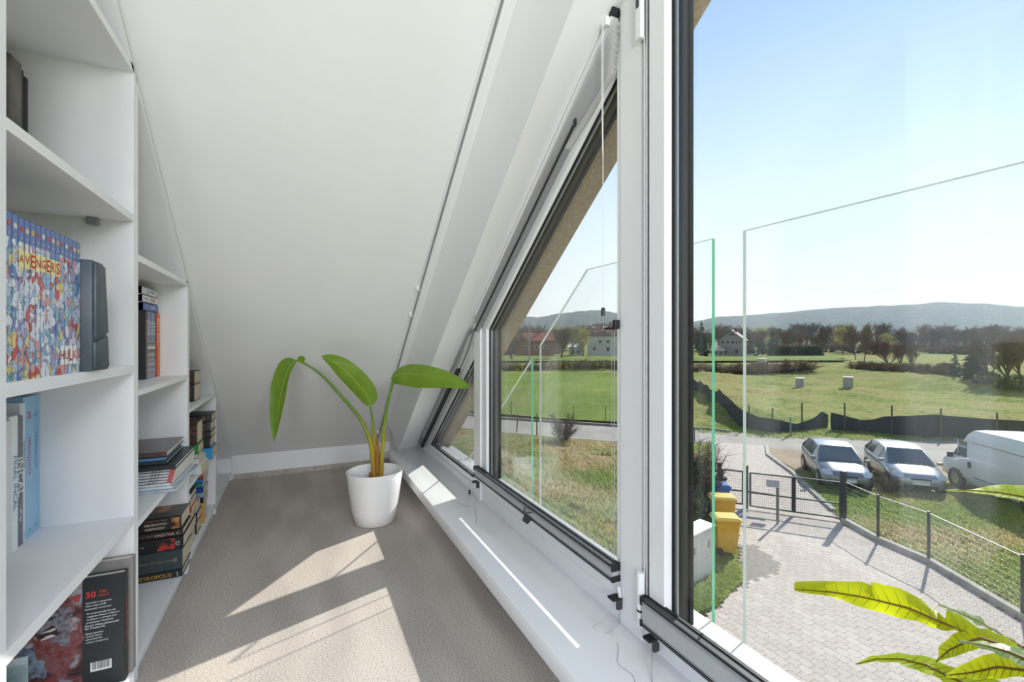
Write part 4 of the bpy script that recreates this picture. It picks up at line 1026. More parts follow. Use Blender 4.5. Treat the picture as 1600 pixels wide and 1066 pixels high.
def ground_h(x, y):
    s = (Vector((x, y, 0)) - Vector((rp0.x, rp0.y, 0))).dot(rdn)
    a = min(1, max(0, (s - 0.8) / 6))
    h = 0.0
    if a > 0:
        h = a * (0.14 * mnoise.noise((x * .22, y * .22, 1)) + 0.07 * mnoise.noise((x * .7, y * .7, 5)))
        for mx_, my_, mh, mr in mw:
            d2 = ((x - mx_) ** 2 + (y - my_) ** 2) / (mr * mr)
            if d2 < 6: h += a * mh * math.exp(-d2) * (0.8 + .4 * mnoise.noise((x * .9, y * .9, 9)))
    return h
rows = []
n0, n1 = 150, 130
for i in range(n0 + 1):
    fx = i / n0; x = 5 + 185 * fx ** 1.6
    rows.append([(x, y, GZ - 0.02 + ground_h(x, y)) for y in [-6 + 205 * (j / n1) ** 1.5 for j in range(n1 + 1)]])
struct(MB().grid(rows).build('meadow', GRASS, smooth=True, fix=True, angle=0))
# sown field beyond the road, seen through the middle window
fpoly = [(690, 583), (975, 583.5), (1062, 584), (1078, 600), (1072, 628), (1062, 655), (972, 663), (872, 658), (780, 650), (690, 640)]
struct(MB().add([(G(u, v).x, G(u, v).y, GZ + 0.16) for u, v in fpoly], [list(range(len(fpoly)))]).build('sown_field', FIELD))
struct(MB().add([(G(u, v).x, G(u, v).y, GZ + 0.5) for u, v in [(760, 558), (1130, 559), (1320, 558), (1320, 566), (1080, 567), (760, 567)]], [list(range(6))]).build('far_meadow', FIELD))
flat('road', [(640, 640), (700, 646), (780, 655.5), (972, 668), (1110, 671), (1180, 678), (1300, 684), (1500, 688), (1760, 693), (1760, 735), (1600, 729), (1500, 723), (1300, 709), (1200, 699), (1110, 691), (972, 691), (885, 685), (780, 675), (700, 667), (640, 661)], 0.0, ASPH)
flat('dirt_strip', [(1198, 699), (1300, 709), (1500, 723), (1700, 733), (1700, 770), (1560, 765), (1460, 745), (1380, 735), (1300, 735), (1245, 735), (1203, 712)], 0.006, DIRT)
flat('rough_ground', [(600, 663), (700, 668), (780, 676), (885, 686), (972, 692), (1060, 693), (1090, 705), (1095, 760), (1090, 800), (1062, 860), (1000, 1066), (700, 1500), (400, 1000)], 0.004, ROUGH)
kerb = [(640, 638.5), (780, 654.5), (972, 667), (1070, 670), (1105, 671.5), (1140, 676)]
kb = MB()
for a, b in zip(kerb, kerb[1:]):
    p, q = G(*a), G(*b); t = (q - p).normalized(); s = Vector((-t.y, t.x, 0)) * .12
    kb.loft([[p - s + Vector((0, 0, -.05)), p + s + Vector((0, 0, -.05)), p + s + Vector((0, 0, .14)), p - s + Vector((0, 0, .14))], [q - s + Vector((0, 0, -.05)), q + s + Vector((0, 0, -.05)), q + s + Vector((0, 0, .14)), q - s + Vector((0, 0, .14))]])
struct(kb.build('road_kerb', mat('grey kerb', '#8a857f', 0.9, c2='#76716b', scale=4)))
def kerb_line(name, px, w, h, m, label=None):
    k = MB()
    for a, b in zip(px, px[1:]):
        p, q = G(*a), G(*b); t = (q - p).normalized(); s = Vector((-t.y, t.x, 0)) * w / 2; lo, hi = Vector((0, 0, -.05)), Vector((0, 0, h))
        k.loft([[p - s + lo, p + s + lo, p + s + hi, p - s + hi], [q - s + lo, q + s + lo, q + s + hi, q - s + hi]])
    return struct(k.build(name, m))
kerb_line('drive_kerb', [(1198, 697), (1200, 712), (1240, 741), (1290, 789), (1303, 800)], 0.16, 0.10, CONC)

# ------------------------------------------------------------------ paved drive of zigzag stones
dpx = [(1030, 1010), (1112, 958), (1160, 908), (1156, 862), (1143, 800), (1128, 762), (1116, 735), (1112, 690), (1197, 697), (1199, 713), (1239, 743), (1290, 791), (1317, 820), (1380, 846), (1450, 881), (1600, 975), (1800, 1098), (1900, 1160), (1900, 1400), (1030, 1400)]
dpoly = poly_world(dpx)
drive = struct(MB().prismz(dpoly, GZ - 0.04, GZ - 0.006).build('driveway', mat('sandy joint', '#8f857b', 1.0, c2='#7f766d', scale=8)))
darkp = poly_world([(1158, 850), (1175, 852), (1205, 868), (1221, 884), (1215, 893), (1160, 918), (1150, 925), (1125, 880)])
PV = [mat('paver ' + h, h, 0.85, spec=0.2, c2=h2, scale=14, bump=(70, .3, .004)) for h, h2 in (('#c3b7ac', '#b3a79c'), ('#bdb1a8', '#cbc0b5'), ('#c7b9ae', '#b5a9a0'), ('#b8aca4', '#c4b9af'))]
PVD = mat('dark paver', '#5d554e', 0.6, spec=0.35, c2='#686058', scale=12, bump=(70, .3, .004))  # darker, less rough stones inside the outlined patch of the drive
def paver_shape(z0, z1, inset_=0.003):
    L_, W_, a = 0.22, 0.18, 0.022
    lo = [(0, 0), (.055, a), (.11, 0), (.165, a), (.22, 0)]
    P = [(x + (inset_ if x == 0 else -inset_ if x == .22 else 0), y + inset_) for x, y in lo] + [(x + (inset_ if x == 0 else -inset_ if x == .22 else 0), y + W_ - inset_) for x, y in reversed(lo)]
    return [(y, x) for x, y in P]
pav_mesh = []
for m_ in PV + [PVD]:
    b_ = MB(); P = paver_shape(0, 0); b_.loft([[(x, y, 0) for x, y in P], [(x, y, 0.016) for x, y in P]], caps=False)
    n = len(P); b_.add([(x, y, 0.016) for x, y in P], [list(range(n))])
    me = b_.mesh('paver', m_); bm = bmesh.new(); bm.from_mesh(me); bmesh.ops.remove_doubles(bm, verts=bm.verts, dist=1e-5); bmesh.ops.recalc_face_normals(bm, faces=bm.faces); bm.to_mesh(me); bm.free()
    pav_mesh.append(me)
xs = [p[0] for p in dpoly]; ys = [p[1] for p in dpoly]
cand = []
i0, i1 = int(min(xs) / .18) - 1, int(max(xs) / .18) + 1
for i in range(i0, i1):
    j = 0; y = min(ys) + (0.11 if i % 2 else 0)
    while y < max(ys):
        c = (i * .18 + .09, y + .11)
        if inside(c, dpoly):
            d = c[0] * _S + c[1] * _C; r = c[0] * _C - c[1] * _S
            u = 800 + 720 * r / d; v = 533 + 720 * HG / d
            cand.append((i * .18, y, u, v, d))
        y += .22
vis = sorted([c for c in cand if 1125 < c[2] < 1600 and c[3] < 1066], key=lambda c: c[4])
chosen = set((c[0], c[1]) for c in vis[:300])
rest = [MB() for _ in range(5)]
Pz = paver_shape(0, 0)
for (x, y, u, v, d) in cand:
    if v > 1300 or u > 2000 or u < 1020: continue
    k = 4 if inside((x + .09, y + .11), darkp) else rnd.randrange(4)
    if (x, y) in chosen:
        o = bpy.data.objects.new('paver', pav_mesh[k]); col.objects.link(o); o.parent = drive
        o.location = (x, y, GZ - 0.008 + rnd.uniform(-.0015, .0015))
    else:
        z = GZ - 0.008 + 0.016 + rnd.uniform(-.0015, .0015); n = len(Pz)
        b_ = rest[k]
        b_.add([(x + a, y + b, z) for a, b in Pz] + [(x + a, y + b, z - .016) for a, b in Pz], [list(range(n))[::-1]] + [[q, (q + 1) % n, n + (q + 1) % n, n + q] for q in range(n)])
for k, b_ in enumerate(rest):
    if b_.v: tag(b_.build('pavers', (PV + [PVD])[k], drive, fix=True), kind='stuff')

# ------------------------------------------------------------------ grass blades
def tufts(name, px, count, hmin, hmax, mats_, label, blades=5, spread=0.12, wid=0.012, seed=1, hfun=None):
    r = random.Random(seed); P = poly_world(px); x0, x1 = min(p[0] for p in P), max(p[0] for p in P); y0, y1 = min(p[1] for p in P), max(p[1] for p in P)
    b_ = MB(); k = 0; guard = 0
    while k < count and guard < count * 12:
        guard += 1
        x, y = r.uniform(x0, x1), r.uniform(y0, y1)
        if not inside((x, y), P): continue
        if mnoise.noise((x * .5, y * .5, seed)) < -0.25 + r.uniform(-.2, .2): continue
        k += 1
        mi = min(len(mats_) - 1, max(0, int((mnoise.noise((x * .35, y * .35, seed + 3)) + .5 + r.uniform(-.25, .25)) * len(mats_))))
        z = GZ + (ground_h(x, y) if hfun else 0)
        for q in range(blades):
            a = r.uniform(0, 6.283); bx, by = x + r.uniform(-spread, spread), y + r.uniform(-spread, spread); h = r.uniform(hmin, hmax); w = wid * r.uniform(.7, 1.4); ln = h * r.uniform(.2, .9); a2 = r.uniform(0, 6.283)
            cx, cy = math.cos(a) * w, math.sin(a) * w; lx, ly = math.cos(a2) * ln, math.sin(a2) * ln
            b_.add([(bx - cx, by - cy, z - .02), (bx + cx, by + cy, z - .02), (bx + cx * .7 + lx * .4, by + cy * .7 + ly * .4, z + h * .7), (bx + lx, by + ly, z + h)], [(0, 1, 2), (0, 2, 3)], mi)
    return tag(b_.build(name, mats_, fix=False), label, 'grass', kind='stuff')
gd = [mat('dry straw blades', '#c9b582', 0.9, c2='#a8946a', scale=2, transl=((.65, .55, .32), .4)), mat('olive blades', '#9a9a58', 0.9, c2='#b0a86c', scale=2, transl=((.5, .5, .2), .4)), mat('green blades', '#7d9645', 0.9, c2='#8f9f52', scale=2, transl=((.40, .50, .16), .35)), mat('bright blades', '#879f48', 0.9, c2='#7d9645', scale=2, transl=((.42, .52, .16), .35))]
tufts('rough_grass', [(690, 672), (780, 680), (885, 690), (972, 697), (1075, 705), (1085, 780), (1000, 905), (900, 880), (780, 760), (700, 720)], 13000, 0.06, 0.24, gd[:3], 'long tangled dry and green grass between the house and the road', 5, .15, .014, 2)
tufts('verge_grass', [(1090, 676), (1150, 682), (1240, 686), (1330, 688), (1500, 690), (1620, 692), (1620, 684), (1500, 680), (1300, 672), (1200, 668), (1090, 655)], 2600, 0.04, 0.14, gd[1:], 'green verge grass in front of the black fabric fence', 5, .15, .016, 5, True)
tufts('slope_grass', [(1325, 820), (1300, 795), (1250, 748), (1330, 760), (1400, 770), (1480, 775), (1560, 785), (1640, 800), (1700, 1030), (1600, 968), (1450, 872), (1380, 838)], 9000, 0.03, 0.15, [gd[0], gd[1], gd[2], gd[3]], 'tussocky green grass between the drive fence and the parked cars', 5, .13, .013, 8)
tufts('yard_grass', [(1060, 935), (1076, 960), (1112, 952), (1158, 908), (1150, 880), (1110, 905)], 2200, 0.04, 0.12, [gd[1], gd[3], gd[2]], 'small patch of lawn beside the white cabinet', 5, .06, .008, 9)
tufts('field_tussocks', [(1070, 575), (1240, 577), (1420, 590), (1660, 622), (1660, 680), (1450, 672), (1300, 664), (1180, 655), (1070, 660)], 3500, 0.04, 0.14, [gd[1], gd[0], gd[2]], 'scattered tussocks on the grassy building plot', 5, .3, .02, 12, True)

# ------------------------------------------------------------------ trees
BARK = mat('grey brown bark', '#6d5f52', 1.0, c2='#54483e', scale=3)
TWIG = [mat('twigs a', '#7a675a', 1.0, c2='#6a5a50', scale=1), mat('twigs b', '#6e6258', 1.0, c2='#7d6c60', scale=1), mat('twigs c', '#8a7252', 1.0, c2='#756048', scale=1)]
BUD = [mat('yellow green buds', '#a9a44a', 0.9, c2='#8f9440', scale=1, transl=((.6, .6, .15), .3)), mat('pale green buds', '#97a052', 0.9, c2='#7d8a44', scale=1, transl=((.5, .6, .2), .3))]
NEED = [mat('dark needles', '#2f4230', 0.9, c2='#3d5238', scale=2), mat('blue green needles', '#33493c', 0.9, c2='#425a46', scale=2)]
def branchy(seed, h, spread, levels=4, trunk=0.5, r0=None, nb=4, thin=0.02, tw=260, leaf=None, leafn=0, up=0.6, low=0.25):
    """returns (trunk MB, crown MB) of a tree of height h standing at the origin"""
    r = random.Random(seed); T, Cw = MB(), MB(); ends = []
    r0 = r0 or h * 0.018
    def grow(p, d, l, rad, lev):
        n = 3; pts = [p]; q = p.copy(); dd = d.copy()
        for k in range(n):
            dd = (dd + Vector((r.uniform(-.16, .16), r.uniform(-.16, .16), r.uniform(-.02, .12)))).normalized(); q = q + dd * l / n; pts.append(q.copy())
        (T if lev < 2 else Cw).tube(pts, [rad * (1 - .45 * k / n) for k in range(n + 1)], 5 if lev < 2 else 3, caps=False)
        if lev >= levels: ends.append((pts, dd)); return
        m = nb if lev else nb + 5
        for k in range(m):
            t = r.uniform(.3, 1) if lev else r.uniform(low, 1)
            i = min(n - 1, int(t * n)); b = pts[i].lerp(pts[i + 1], t * n - i)
            a = r.uniform(0, 6.283); side = Vector((math.cos(a), math.sin(a), 0)) * spread
            nd = (dd * up + side * r.uniform(.5, 1.1) + Vector((0, 0, .25))).normalized()
            grow(b, nd, l * r.uniform(.5, .72), max(thin, rad * .5), lev + 1)
    grow(Vector((0, 0, -.1)), Vector((0, 0, 1)), h * trunk, r0, 0)
    zmax = max(p.z for e in ends for p in e[0]); k = h / zmax
    for (pts, dd) in ends:
        for j in range(max(1, tw // len(ends))):
            b = pts[r.randrange(1, 4)]; v = (dd + Vector((r.uniform(-1, 1), r.uniform(-1, 1), r.uniform(-.5, .9)))).normalized() * h * r.uniform(.05, .11); s = v.orthogonal().normalized() * thin * .7
            Cw.add([b - s, b + s, b + v], [(0, 1, 2)])
    L = None
    if leaf is not None:
        L = MB()
        for _ in range(leafn):
            pts, dd = r.choice(ends); b = pts[r.randrange(1, 4)] + Vector((r.gauss(0, 1), r.gauss(0, 1), r.gauss(0, 1))) * h * .035
            a, c = Vector((r.uniform(-1, 1), r.uniform(-1, 1), r.uniform(-1, 1))), Vector((r.uniform(-1, 1), r.uniform(-1, 1), r.uniform(-1, 1))); s = h * .018 * r.uniform(.6, 1.4)
            L.add([b, b + a * s, b + c * s], [(0, 1, 2)])
    for q in (T, Cw, L):
        if q: q.v = [(x * k, y * k, z * k) for x, y, z in q.v]
    return T, Cw, L
def conifer(seed, h, w, layers=16):
    r = random.Random(seed); T, Cw = MB(), MB()
    T.tube([(0, 0, -.1), (0, 0, h * .5), (0, 0, h * .98)], [h * .02, h * .012, h * .002], 6)
    for k in range(layers * 9):
        t = r.uniform(0, 1) ** .8; z = h * (.06 + .92 * t); R_ = w * (1 - t) ** .85 * r.uniform(.75, 1.1) + .05 * w; a = r.uniform(0, 6.283)
        d = Vector((math.cos(a), math.sin(a), 0)); s = Vector((-d.y, d.x, 0)); tip = Vector((0, 0, z)) + d * R_ + Vector((0, 0, -R_ * .28)); base = Vector((0, 0, z + R_ * .12)); wd_ = R_ * .34
        m1 = base.lerp(tip, .55); 
        Cw.add([base, m1 + s * wd_ + Vector((0, 0, -wd_ * .4)), tip, m1 - s * wd_ + Vector((0, 0, -wd_ * .4)), m1 + Vector((0, 0, wd_ * .35))], [(0, 1, 4), (1, 2, 4), (2, 3, 4), (3, 0, 4)])
        for q in range(5):
            b = base.lerp(tip, r.uniform(.3, 1)); v = (d * r.uniform(.2, 1) + s * r.uniform(-1, 1) + Vector((0, 0, r.uniform(-.7, .1)))) * R_ * .28; n_ = v.orthogonal().normalized() * R_ * .05
            Cw.add([b - n_, b + n_, b + v], [(0, 1, 2)])
    return T, Cw, None
def proto(parts, mats_, name, twig='twigs'):
    root = bpy.data.objects.new(name, None); col.objects.link(root)
    T, Cw, L = parts
    T.build('trunk', mats_[0], root, local=True, fix=False, smooth=True)
    Cw.build('crown', mats_[1], root, local=True, fix=False)
    if L: L.build('young_leaves', mats_[2], root, local=True, fix=False)
    return root
PRO = {}
for i in range(3): PRO['bare%d' % i] = proto(branchy(20 + i, 10, (.62, .7, .5)[i], 4, (.34, .30, .42)[i], tw=1500, thin=.03), (BARK, TWIG[i % 3]), 'bare_tree')
for i in range(2): PRO['bud%d' % i] = proto(branchy(40 + i, 10, .8, 3, .42, nb=4, tw=200, thin=.035, leaf=True, leafn=2600), (BARK, TWIG[2], BUD[i]), 'budding_tree')
for i in range(2): PRO['fir%d' % i] = proto(conifer(60 + i, 10, (2.6, 2.0)[i], 20), (BARK, NEED[i]), 'spruce_tree')
def bush(seed, h, rad, stems, twigs, thin, leafn=0):
    r = random.Random(seed); T, Cw = MB(), MB(); L = MB() if leafn else None; P = []
    for k in range(stems):
        a = r.uniform(0, 6.283); e = r.uniform(.15, 1.0) ** .6; tip = Vector((math.cos(a) * rad * (1 - e * .35) * r.uniform(.5, 1), math.sin(a) * rad * (1 - e * .35) * r.uniform(.5, 1), h * e))
        b0 = Vector((math.cos(a) * rad * .12, math.sin(a) * rad * .12, -.05)); mid = b0.lerp(tip, .5) + Vector((r.uniform(-.1, .1) * rad, r.uniform(-.1, .1) * rad, .06 * h))
        pts = [b0, mid, tip]; T.tube(pts, [thin * 1.8, thin * 1.2, thin * .6], 4, caps=False); P.append(pts)
    for k in range(twigs):
        pts = r.choice(P); t = r.uniform(.2, 1); b = pts[0].lerp(pts[1], t * 2) if t < .5 else pts[1].lerp(pts[2], t * 2 - 1)
        v = Vector((r.uniform(-1, 1), r.uniform(-1, 1), r.uniform(-.2, 1))).normalized() * h * r.uniform(.12, .32); s = v.orthogonal().normalized() * thin * .6; m_ = b + v * .55 + Vector((r.uniform(-.03, .03), r.uniform(-.03, .03), 0)) * h
        Cw.add([b - s, b + s, m_ + s * .6, m_ - s * .6, b + v], [(0, 1, 2, 3), (3, 2, 4)])
    for k in range(leafn):
        a, ph = r.uniform(0, 6.283), math.acos(r.uniform(0, 1)); q = r.uniform(.55, 1.0) ** .5
        b = Vector((math.cos(a) * math.sin(ph) * rad * q, math.sin(a) * math.sin(ph) * rad * q, h * (.05 + .92 * math.cos(ph) * q))); s = h * .05 * r.uniform(.6, 1.5)
        u_, w_ = Vector((r.uniform(-1, 1), r.uniform(-1, 1), r.uniform(-1, 1))), Vector((r.uniform(-1, 1), r.uniform(-1, 1), r.uniform(-1, 1)))
        L.add([b, b + u_ * s, b + w_ * s], [(0, 1, 2)])
    return T, Cw, L
PRO['shrub'] = proto(bush(80, 2.0, 1.3, 40, 1500, .014), (BARK, TWIG[1]), 'bare_shrub')
PRO['scrub'] = proto(bush(82, 2.0, 1.6, 26, 900, .03), (BARK, TWIG[2]), 'bare_scrub')
PRO['hedge'] = proto(bush(81, 3.0, 1.6, 20, 200, .03, 2400), (BARK, NEED[0], mat('hedge leaves', '#435233', .9, c2='#35442c', scale=2)), 'evergreen_shrub')
_used = set()
def put(kind, u, vb, vt, label, cat='tree', group=None, wide=1.0, z=None, rot=None):
    p = G(u, vb) if z is None else G(u, vb, z)
    d = p.x * _S + p.y * _C; h = (vb - vt) / 720 * d
    base = {'shrub': 2.0, 'scrub': 2.0, 'hedge': 3.0}.get(kind, 10.0); k = h / base
    if kind in _used: o = copy_tree(PRO[kind])
    else: o = PRO[kind]; _used.add(kind)
    o.location = (p.x, p.y, p.z + ground_h(p.x, p.y) * .8); o.rotation_euler = (0, 0, rnd.uniform(0, 6.28) if rot is None else rot); o.scale = (k * wide, k * wide, k)
    tag(o, label, cat, group)
    return o
put('shrub', 880, 690, 646, 'bare many-stemmed shrub on the near edge of the road', 'shrub', wide=1.15)
put('shrub', 1092, 800, 690, 'twiggy bush beside the bins', 'shrub', wide=.8)
put('hedge', 1078, 800, 712, 'dark evergreen bush behind the white cabinet', 'shrub', wide=.9)
put('hedge', 1060, 830, 735, 'dark ivy-like bush at the window frame beside the bins', 'shrub', wide=.9)
put('bare2', 770, 640, 560, 'bare tree whose branches hang beside the far mullion', wide=1.6)
put('shrub', 1388, 772, 742, 'small rusty dry bush in front of the grey car', 'shrub')
put('shrub', 1095, 765, 690, 'bare whippy bush at the road end of the bins', 'shrub', wide=.7)
# undergrowth along the far belt
for i in range(34): put('scrub', 788 + i * 5.6 if i < 16 else 1232 + (i - 16) * 21 + rnd.uniform(-6, 6), rnd.uniform(548, 555), rnd.uniform(532, 540), 'tall grey-brown thicket in the undergrowth of the far belt', 'shrub', 'thickets of the far belt', wide=2.6)
# tree line
G1 = 'trees in the distant tree line'
put('fir0', 1096, 557, 500, 'broad dark spruce beside the grey gabled house', group=G1, wide=1.1)
put('fir1', 1145, 550, 508, 'thin dark spruce behind the grey gabled house', group=G1)
put('fir0', 1172, 556, 520, 'dark spruce just beyond the grey gabled house', group=G1, wide=1.3)
put('fir0', 1190, 556, 524, 'wide dark spruce, second beyond the grey gabled house', group=G1, wide=1.4)
put('fir1', 1207, 556, 512, 'tall narrow spruce before the orange roof', group=G1, wide=1.3)
put('bud0', 1312, 548, 511, 'yellow budding tree at the middle of the far tree line', group=G1, wide=.8)
put('bud0', 1387, 536, 508, 'yellow-green tree above the long dark roof', group=G1)
put('bud1', 1440, 530, 503, 'pale green tree above the distant village roofs', group=G1, wide=1.2)
put('bud1', 1200, 540, 507, 'pale budding tree high above the spruces', group=G1, wide=1.2)
put('bare0', 1391, 583, 532, 'spreading bare tree before the parked pale vehicles', group=G1, wide=1.3)
put('bare1', 1406, 576, 535, 'slender bare tree, second before the parked pale vehicles', group=G1)
put('bare0', 1423, 578, 536, 'bare tree, third before the parked pale vehicles', group=G1)
put('bare2', 1350, 568, 504, 'tall bare poplar-like tree rising over the meadow', group=G1, wide=.75)
put('bare2', 1337, 562, 505, 'tall bare tree next to the poplar-like one', group=G1, wide=.75)
put('bare0', 1282, 556, 508, 'bare tree at the meadow corner beside the dark hedge', group=G1)
put('bare1', 1243, 545, 504, 'tall bare tree over the red roof', group=G1, wide=1.1)
put('bare0', 1258, 545, 506, 'bare tree second over the red roof', group=G1, wide=1.1)
put('fir0', 1520, 606, 548, 'bushy dark fir at the edge of the plot', group=G1, wide=1.4)
put('fir1', 1492, 600, 556, 'smaller fir beside the bushy dark fir', group=G1, wide=1.5)
put('hedge', 1475, 594, 570, 'rounded dark evergreen shrub left of the small fir', 'shrub', wide=1.2)
put('bare0', 1545, 608, 540, 'bare tree just right of the bushy fir', group=G1, wide=1.1)
put('bare1', 1572, 612, 538, 'bare tree further right of the bushy fir', group=G1, wide=1.2)
put('bare2', 1596, 612, 530, 'bare tree at the right edge of the view', group=G1, wide=1.2)
put('hedge', 1545, 612, 590, 'low evergreen shrub at the foot of the bare trees on the right', 'shrub', wide=1.6)
put('hedge', 1585, 618, 592, 'low evergreen shrub at the right edge of the plot', 'shrub', wide=1.6)
put('bud1', 893, 558, 508, 'tawny budding tree left of the big pale house', group=G1, wide=1.3)
put('bud0', 912, 558, 512, 'olive budding tree touching the big pale house', group=G1, wide=1.0)
put('bare0', 877, 562, 512, 'bare tree on the meadow before the red roofed house', group=G1, wide=1.2)
put('bare1', 800, 564, 505, 'bare tree next to the roof verge', group=G1, wide=1.3)
put('fir1', 828, 548, 507, 'dark spruce above the red roofed house', group=G1, wide=1.2)
G2 = 'bare trees of the far belt'
for i in range(118):
    u = 785 + i * 10.2 + rnd.uniform(-5, 5)
    vb = rnd.uniform(542, 553); vt = rnd.uniform(505, 521)
    put('bare%d' % rnd.randrange(3) if rnd.random() < .86 else 'bud%d' % rnd.randrange(2), u, vb, vt, 'bare grey-brown tree in the far belt below the hills', 'tree', G2, wide=1.25)
for i in range(40):
    u = 1180 + i * 17 + rnd.uniform(-8, 8)
    put('fir%d' % rnd.randrange(2), u, rnd.uniform(544, 549), rnd.uniform(516, 527), 'dark evergreen in the far belt below the hills', 'tree', 'evergreens of the far belt', wide=1.7)
G3 = 'clipped dark hedge bushes'
for i in range(9): put('hedge', 1214 + i * 7.5, 557, 540, 'dark hedge bush in the row along the far meadow', 'shrub', G3, wide=1.3)
for i in range(12): put('hedge', 1442 + i * 6, 548 + i * .55, 536 + i * .4, 'dark hedge bush in the row before the village roofs', 'shrub', 'dark hedge bushes before the village', wide=1.4)
G4 = 'scrub along the field edge'
for i in range(15): put('scrub', 790 + i * 13 + rnd.uniform(-3, 3), 580, rnd.uniform(563, 569), 'brown scrub on the bank across the sown field', 'shrub', G4, wide=1.9)
for i in range(16): put('scrub', 1082 + i * 12 + rnd.uniform(-3, 3), 585, rnd.uniform(565, 573), 'brown scrub on the bank below the grey gabled house', 'shrub', 'scrub below the gabled house', wide=2.0)
for i in range(18): put('scrub', 1335 + i * 9 + rnd.uniform(-3, 3), 582 + i * .9, 568 + i * .6, 'brown hedge scrub along the plot boundary', 'shrub', 'scrub along the plot boundary', wide=1.7)
for k_ in list(PRO):
    if k_ not in _used:
        for ch in list(PRO[k_].children): bpy.data.objects.remove(ch, do_unlink=True)
        bpy.data.objects.remove(PRO[k_], do_unlink=True)

# ------------------------------------------------------------------ wooded hills
def hill_mat(n, a, b_): return mat(n, a, 1.0, spec=0.0, c2=b_, scale=0.03, detail=10, lo=.4, hi=.62, bump=(.08, 1.0, 6))
def hill(px, d, depth, m, seed):
    r_ = random.Random(seed); rows = []
    P = resample(px, 160)
    for k, (f, dz) in enumerate(((0, 0), (.25, .4), (.5, .72), (.75, .92), (1, 1), (1.3, .7))):
        row = []
        for i, (u, v) in enumerate(P):
            dd = d + depth * f; ry = _ray(u, 533); p = Vector((0, 0, 1)) + ry * (dd)
            top = 1 + (533 - v) / 720 * (d + depth)
            z = -30 + (top + 30) * dz + mnoise.noise((p.x * .01, p.y * .01, seed)) * 5 * (1 - abs(2 * f - 1) * .3) + (r_.uniform(-1.6, 1.6) if k >= 3 else 0)
            row.append((p.x, p.y, z))
        rows.append(row)
    return struct(MB().grid(rows).build('hills', m, smooth=True, angle=0))
HM = hill_mat('bare spring forest', '#545c50', '#6b6a5e')
hill([(600, 500), (700, 496), (790, 496), (822, 494), (842, 496), (870, 490), (905, 487), (935, 485), (960, 488), (980, 489), (1020, 495), (1073, 501), (1090, 503), (1130, 505), (1200, 510), (1300, 515)], 1300, 500, HM, 3)
hill([(950, 512), (1040, 506), (1090, 502), (1118, 495), (1165, 493), (1230, 488), (1300, 481), (1380, 478), (1440, 475), (1470, 472), (1510, 474), (1545, 475), (1580, 478), (1640, 482), (1760, 486), (1900, 490), (2200, 494), (2600, 500)], 1700, 700, HM, 4)

# ------------------------------------------------------------------ yard: cabinet, bins, gate, fences
def frame_at(p, ang):
    c, s = math.cos(ang), math.sin(ang)
    return lambda x, y, z: (p[0] + x * c - y * s, p[1] + x * s + y * c, p[2] + z)
def obox(b, F, x0, x1, y0, y1, z0, z1, mi=0):
    return b.add([F(x0, y0, z0), F(x1, y0, z0), F(x1, y1, z0), F(x0, y1, z0), F(x0, y0, z1), F(x1, y0, z1), F(x1, y1, z1), F(x0, y1, z1)],
                 [(0, 3, 2, 1), (4, 5, 6, 7), (0, 1, 5, 4), (1, 2, 6, 5), (2, 3, 7, 6), (3, 0, 4, 7)], mi)
WCAB = mat('white cabinet panel', '#dcdad6', 0.6, c2='#cfccc7', scale=5)
p0, p1 = G(1117, 893), G(1058, 930)
ang = math.atan2(p1.y - p0.y, p1.x - p0.x); Lc = 2.7
cab = empty('utility_cabinet', (p0.x, p0.y, GZ)); tag(cab, 'row of pale utility cabinets with white lids beside the yellow bins', 'cabinet')
F = frame_at((p0.x, p0.y, GZ), ang)
obox(MB(), F, 0, Lc, -0.36, 0, 0, 1.16).build('body', WCAB, cab)
for i in range(4):
    x = i * Lc / 4
    b_ = MB(); b_.add([F(x + .01, -.40, 1.16), F(x + Lc / 4 - .01, -.40, 1.16), F(x + Lc / 4 - .01, .03, 1.16), F(x + .01, .03, 1.16), F(x + .01, -.40, 1.22), F(x + Lc / 4 - .01, -.40, 1.22), F(x + Lc / 4 - .01, .03, 1.20), F(x + .01, .03, 1.20)],
                      [(0, 3, 2, 1), (4, 5, 6, 7), (0, 1, 5, 4), (1, 2, 6, 5), (2, 3, 7, 6), (3, 0, 4, 7)])
    b_.build('lid', mat('white lid', '#eceae6', 0.5), cab)
    dr_ = obox(MB(), F, x + .02, x + Lc / 4 - .02, 0, 0.012, .49, 1.12).build('door', WCAB, cab)
    obox(MB(), F, x + .30, x + .36, 0.012, 0.02, .71, .88).build('vent', mat('brown vent', '#9a8a76', 0.7), dr_)
    obox(MB(), F, x + .02, x + Lc / 4 - .02, 0, 0.010, .05, .47).build('lower_panel', WCAB, cab)
def wheelie_bin(u, v, body, lid, label, k=1.0, rot=0.35):
    p = G(u, v); t = empty('wheelie_bin', (p.x, p.y, GZ)); tag(t, label, 'bin', 'wheelie bins by the gate')
    F = frame_at((p.x, p.y, GZ), rot)
    r = lambda hx, hy, z, oy=0: [F(-hx * k, (-hy + oy) * k, z * k), F(hx * k, (-hy + oy) * k, z * k), F(hx * k, (hy + oy) * k, z * k), F(-hx * k, (hy + oy) * k, z * k)]
    MB().loft([r(.17, .20, .05), r(.22, .27, .78), r(.245, .29, .80), r(.245, .29, .84)]).build('body', body, t, bevel=.01)
    MB().loft([r(.255, .31, .84), r(.25, .30, .87), r(.20, .24, .905)]).build('lid', lid, t, bevel=.008)
    b_ = MB(); b_.tube([F(-.2 * k, .33 * k, .83 * k), F(.2 * k, .33 * k, .83 * k)], .014, 6); b_.build('handle', lid, t)
    for s in (-1, 1):
        MB().tube([F(s * .19 * k, .20 * k, .085 * k), F(s * .235 * k, .20 * k, .085 * k)], .085 * k, 14).build('wheel', M['black'], t)
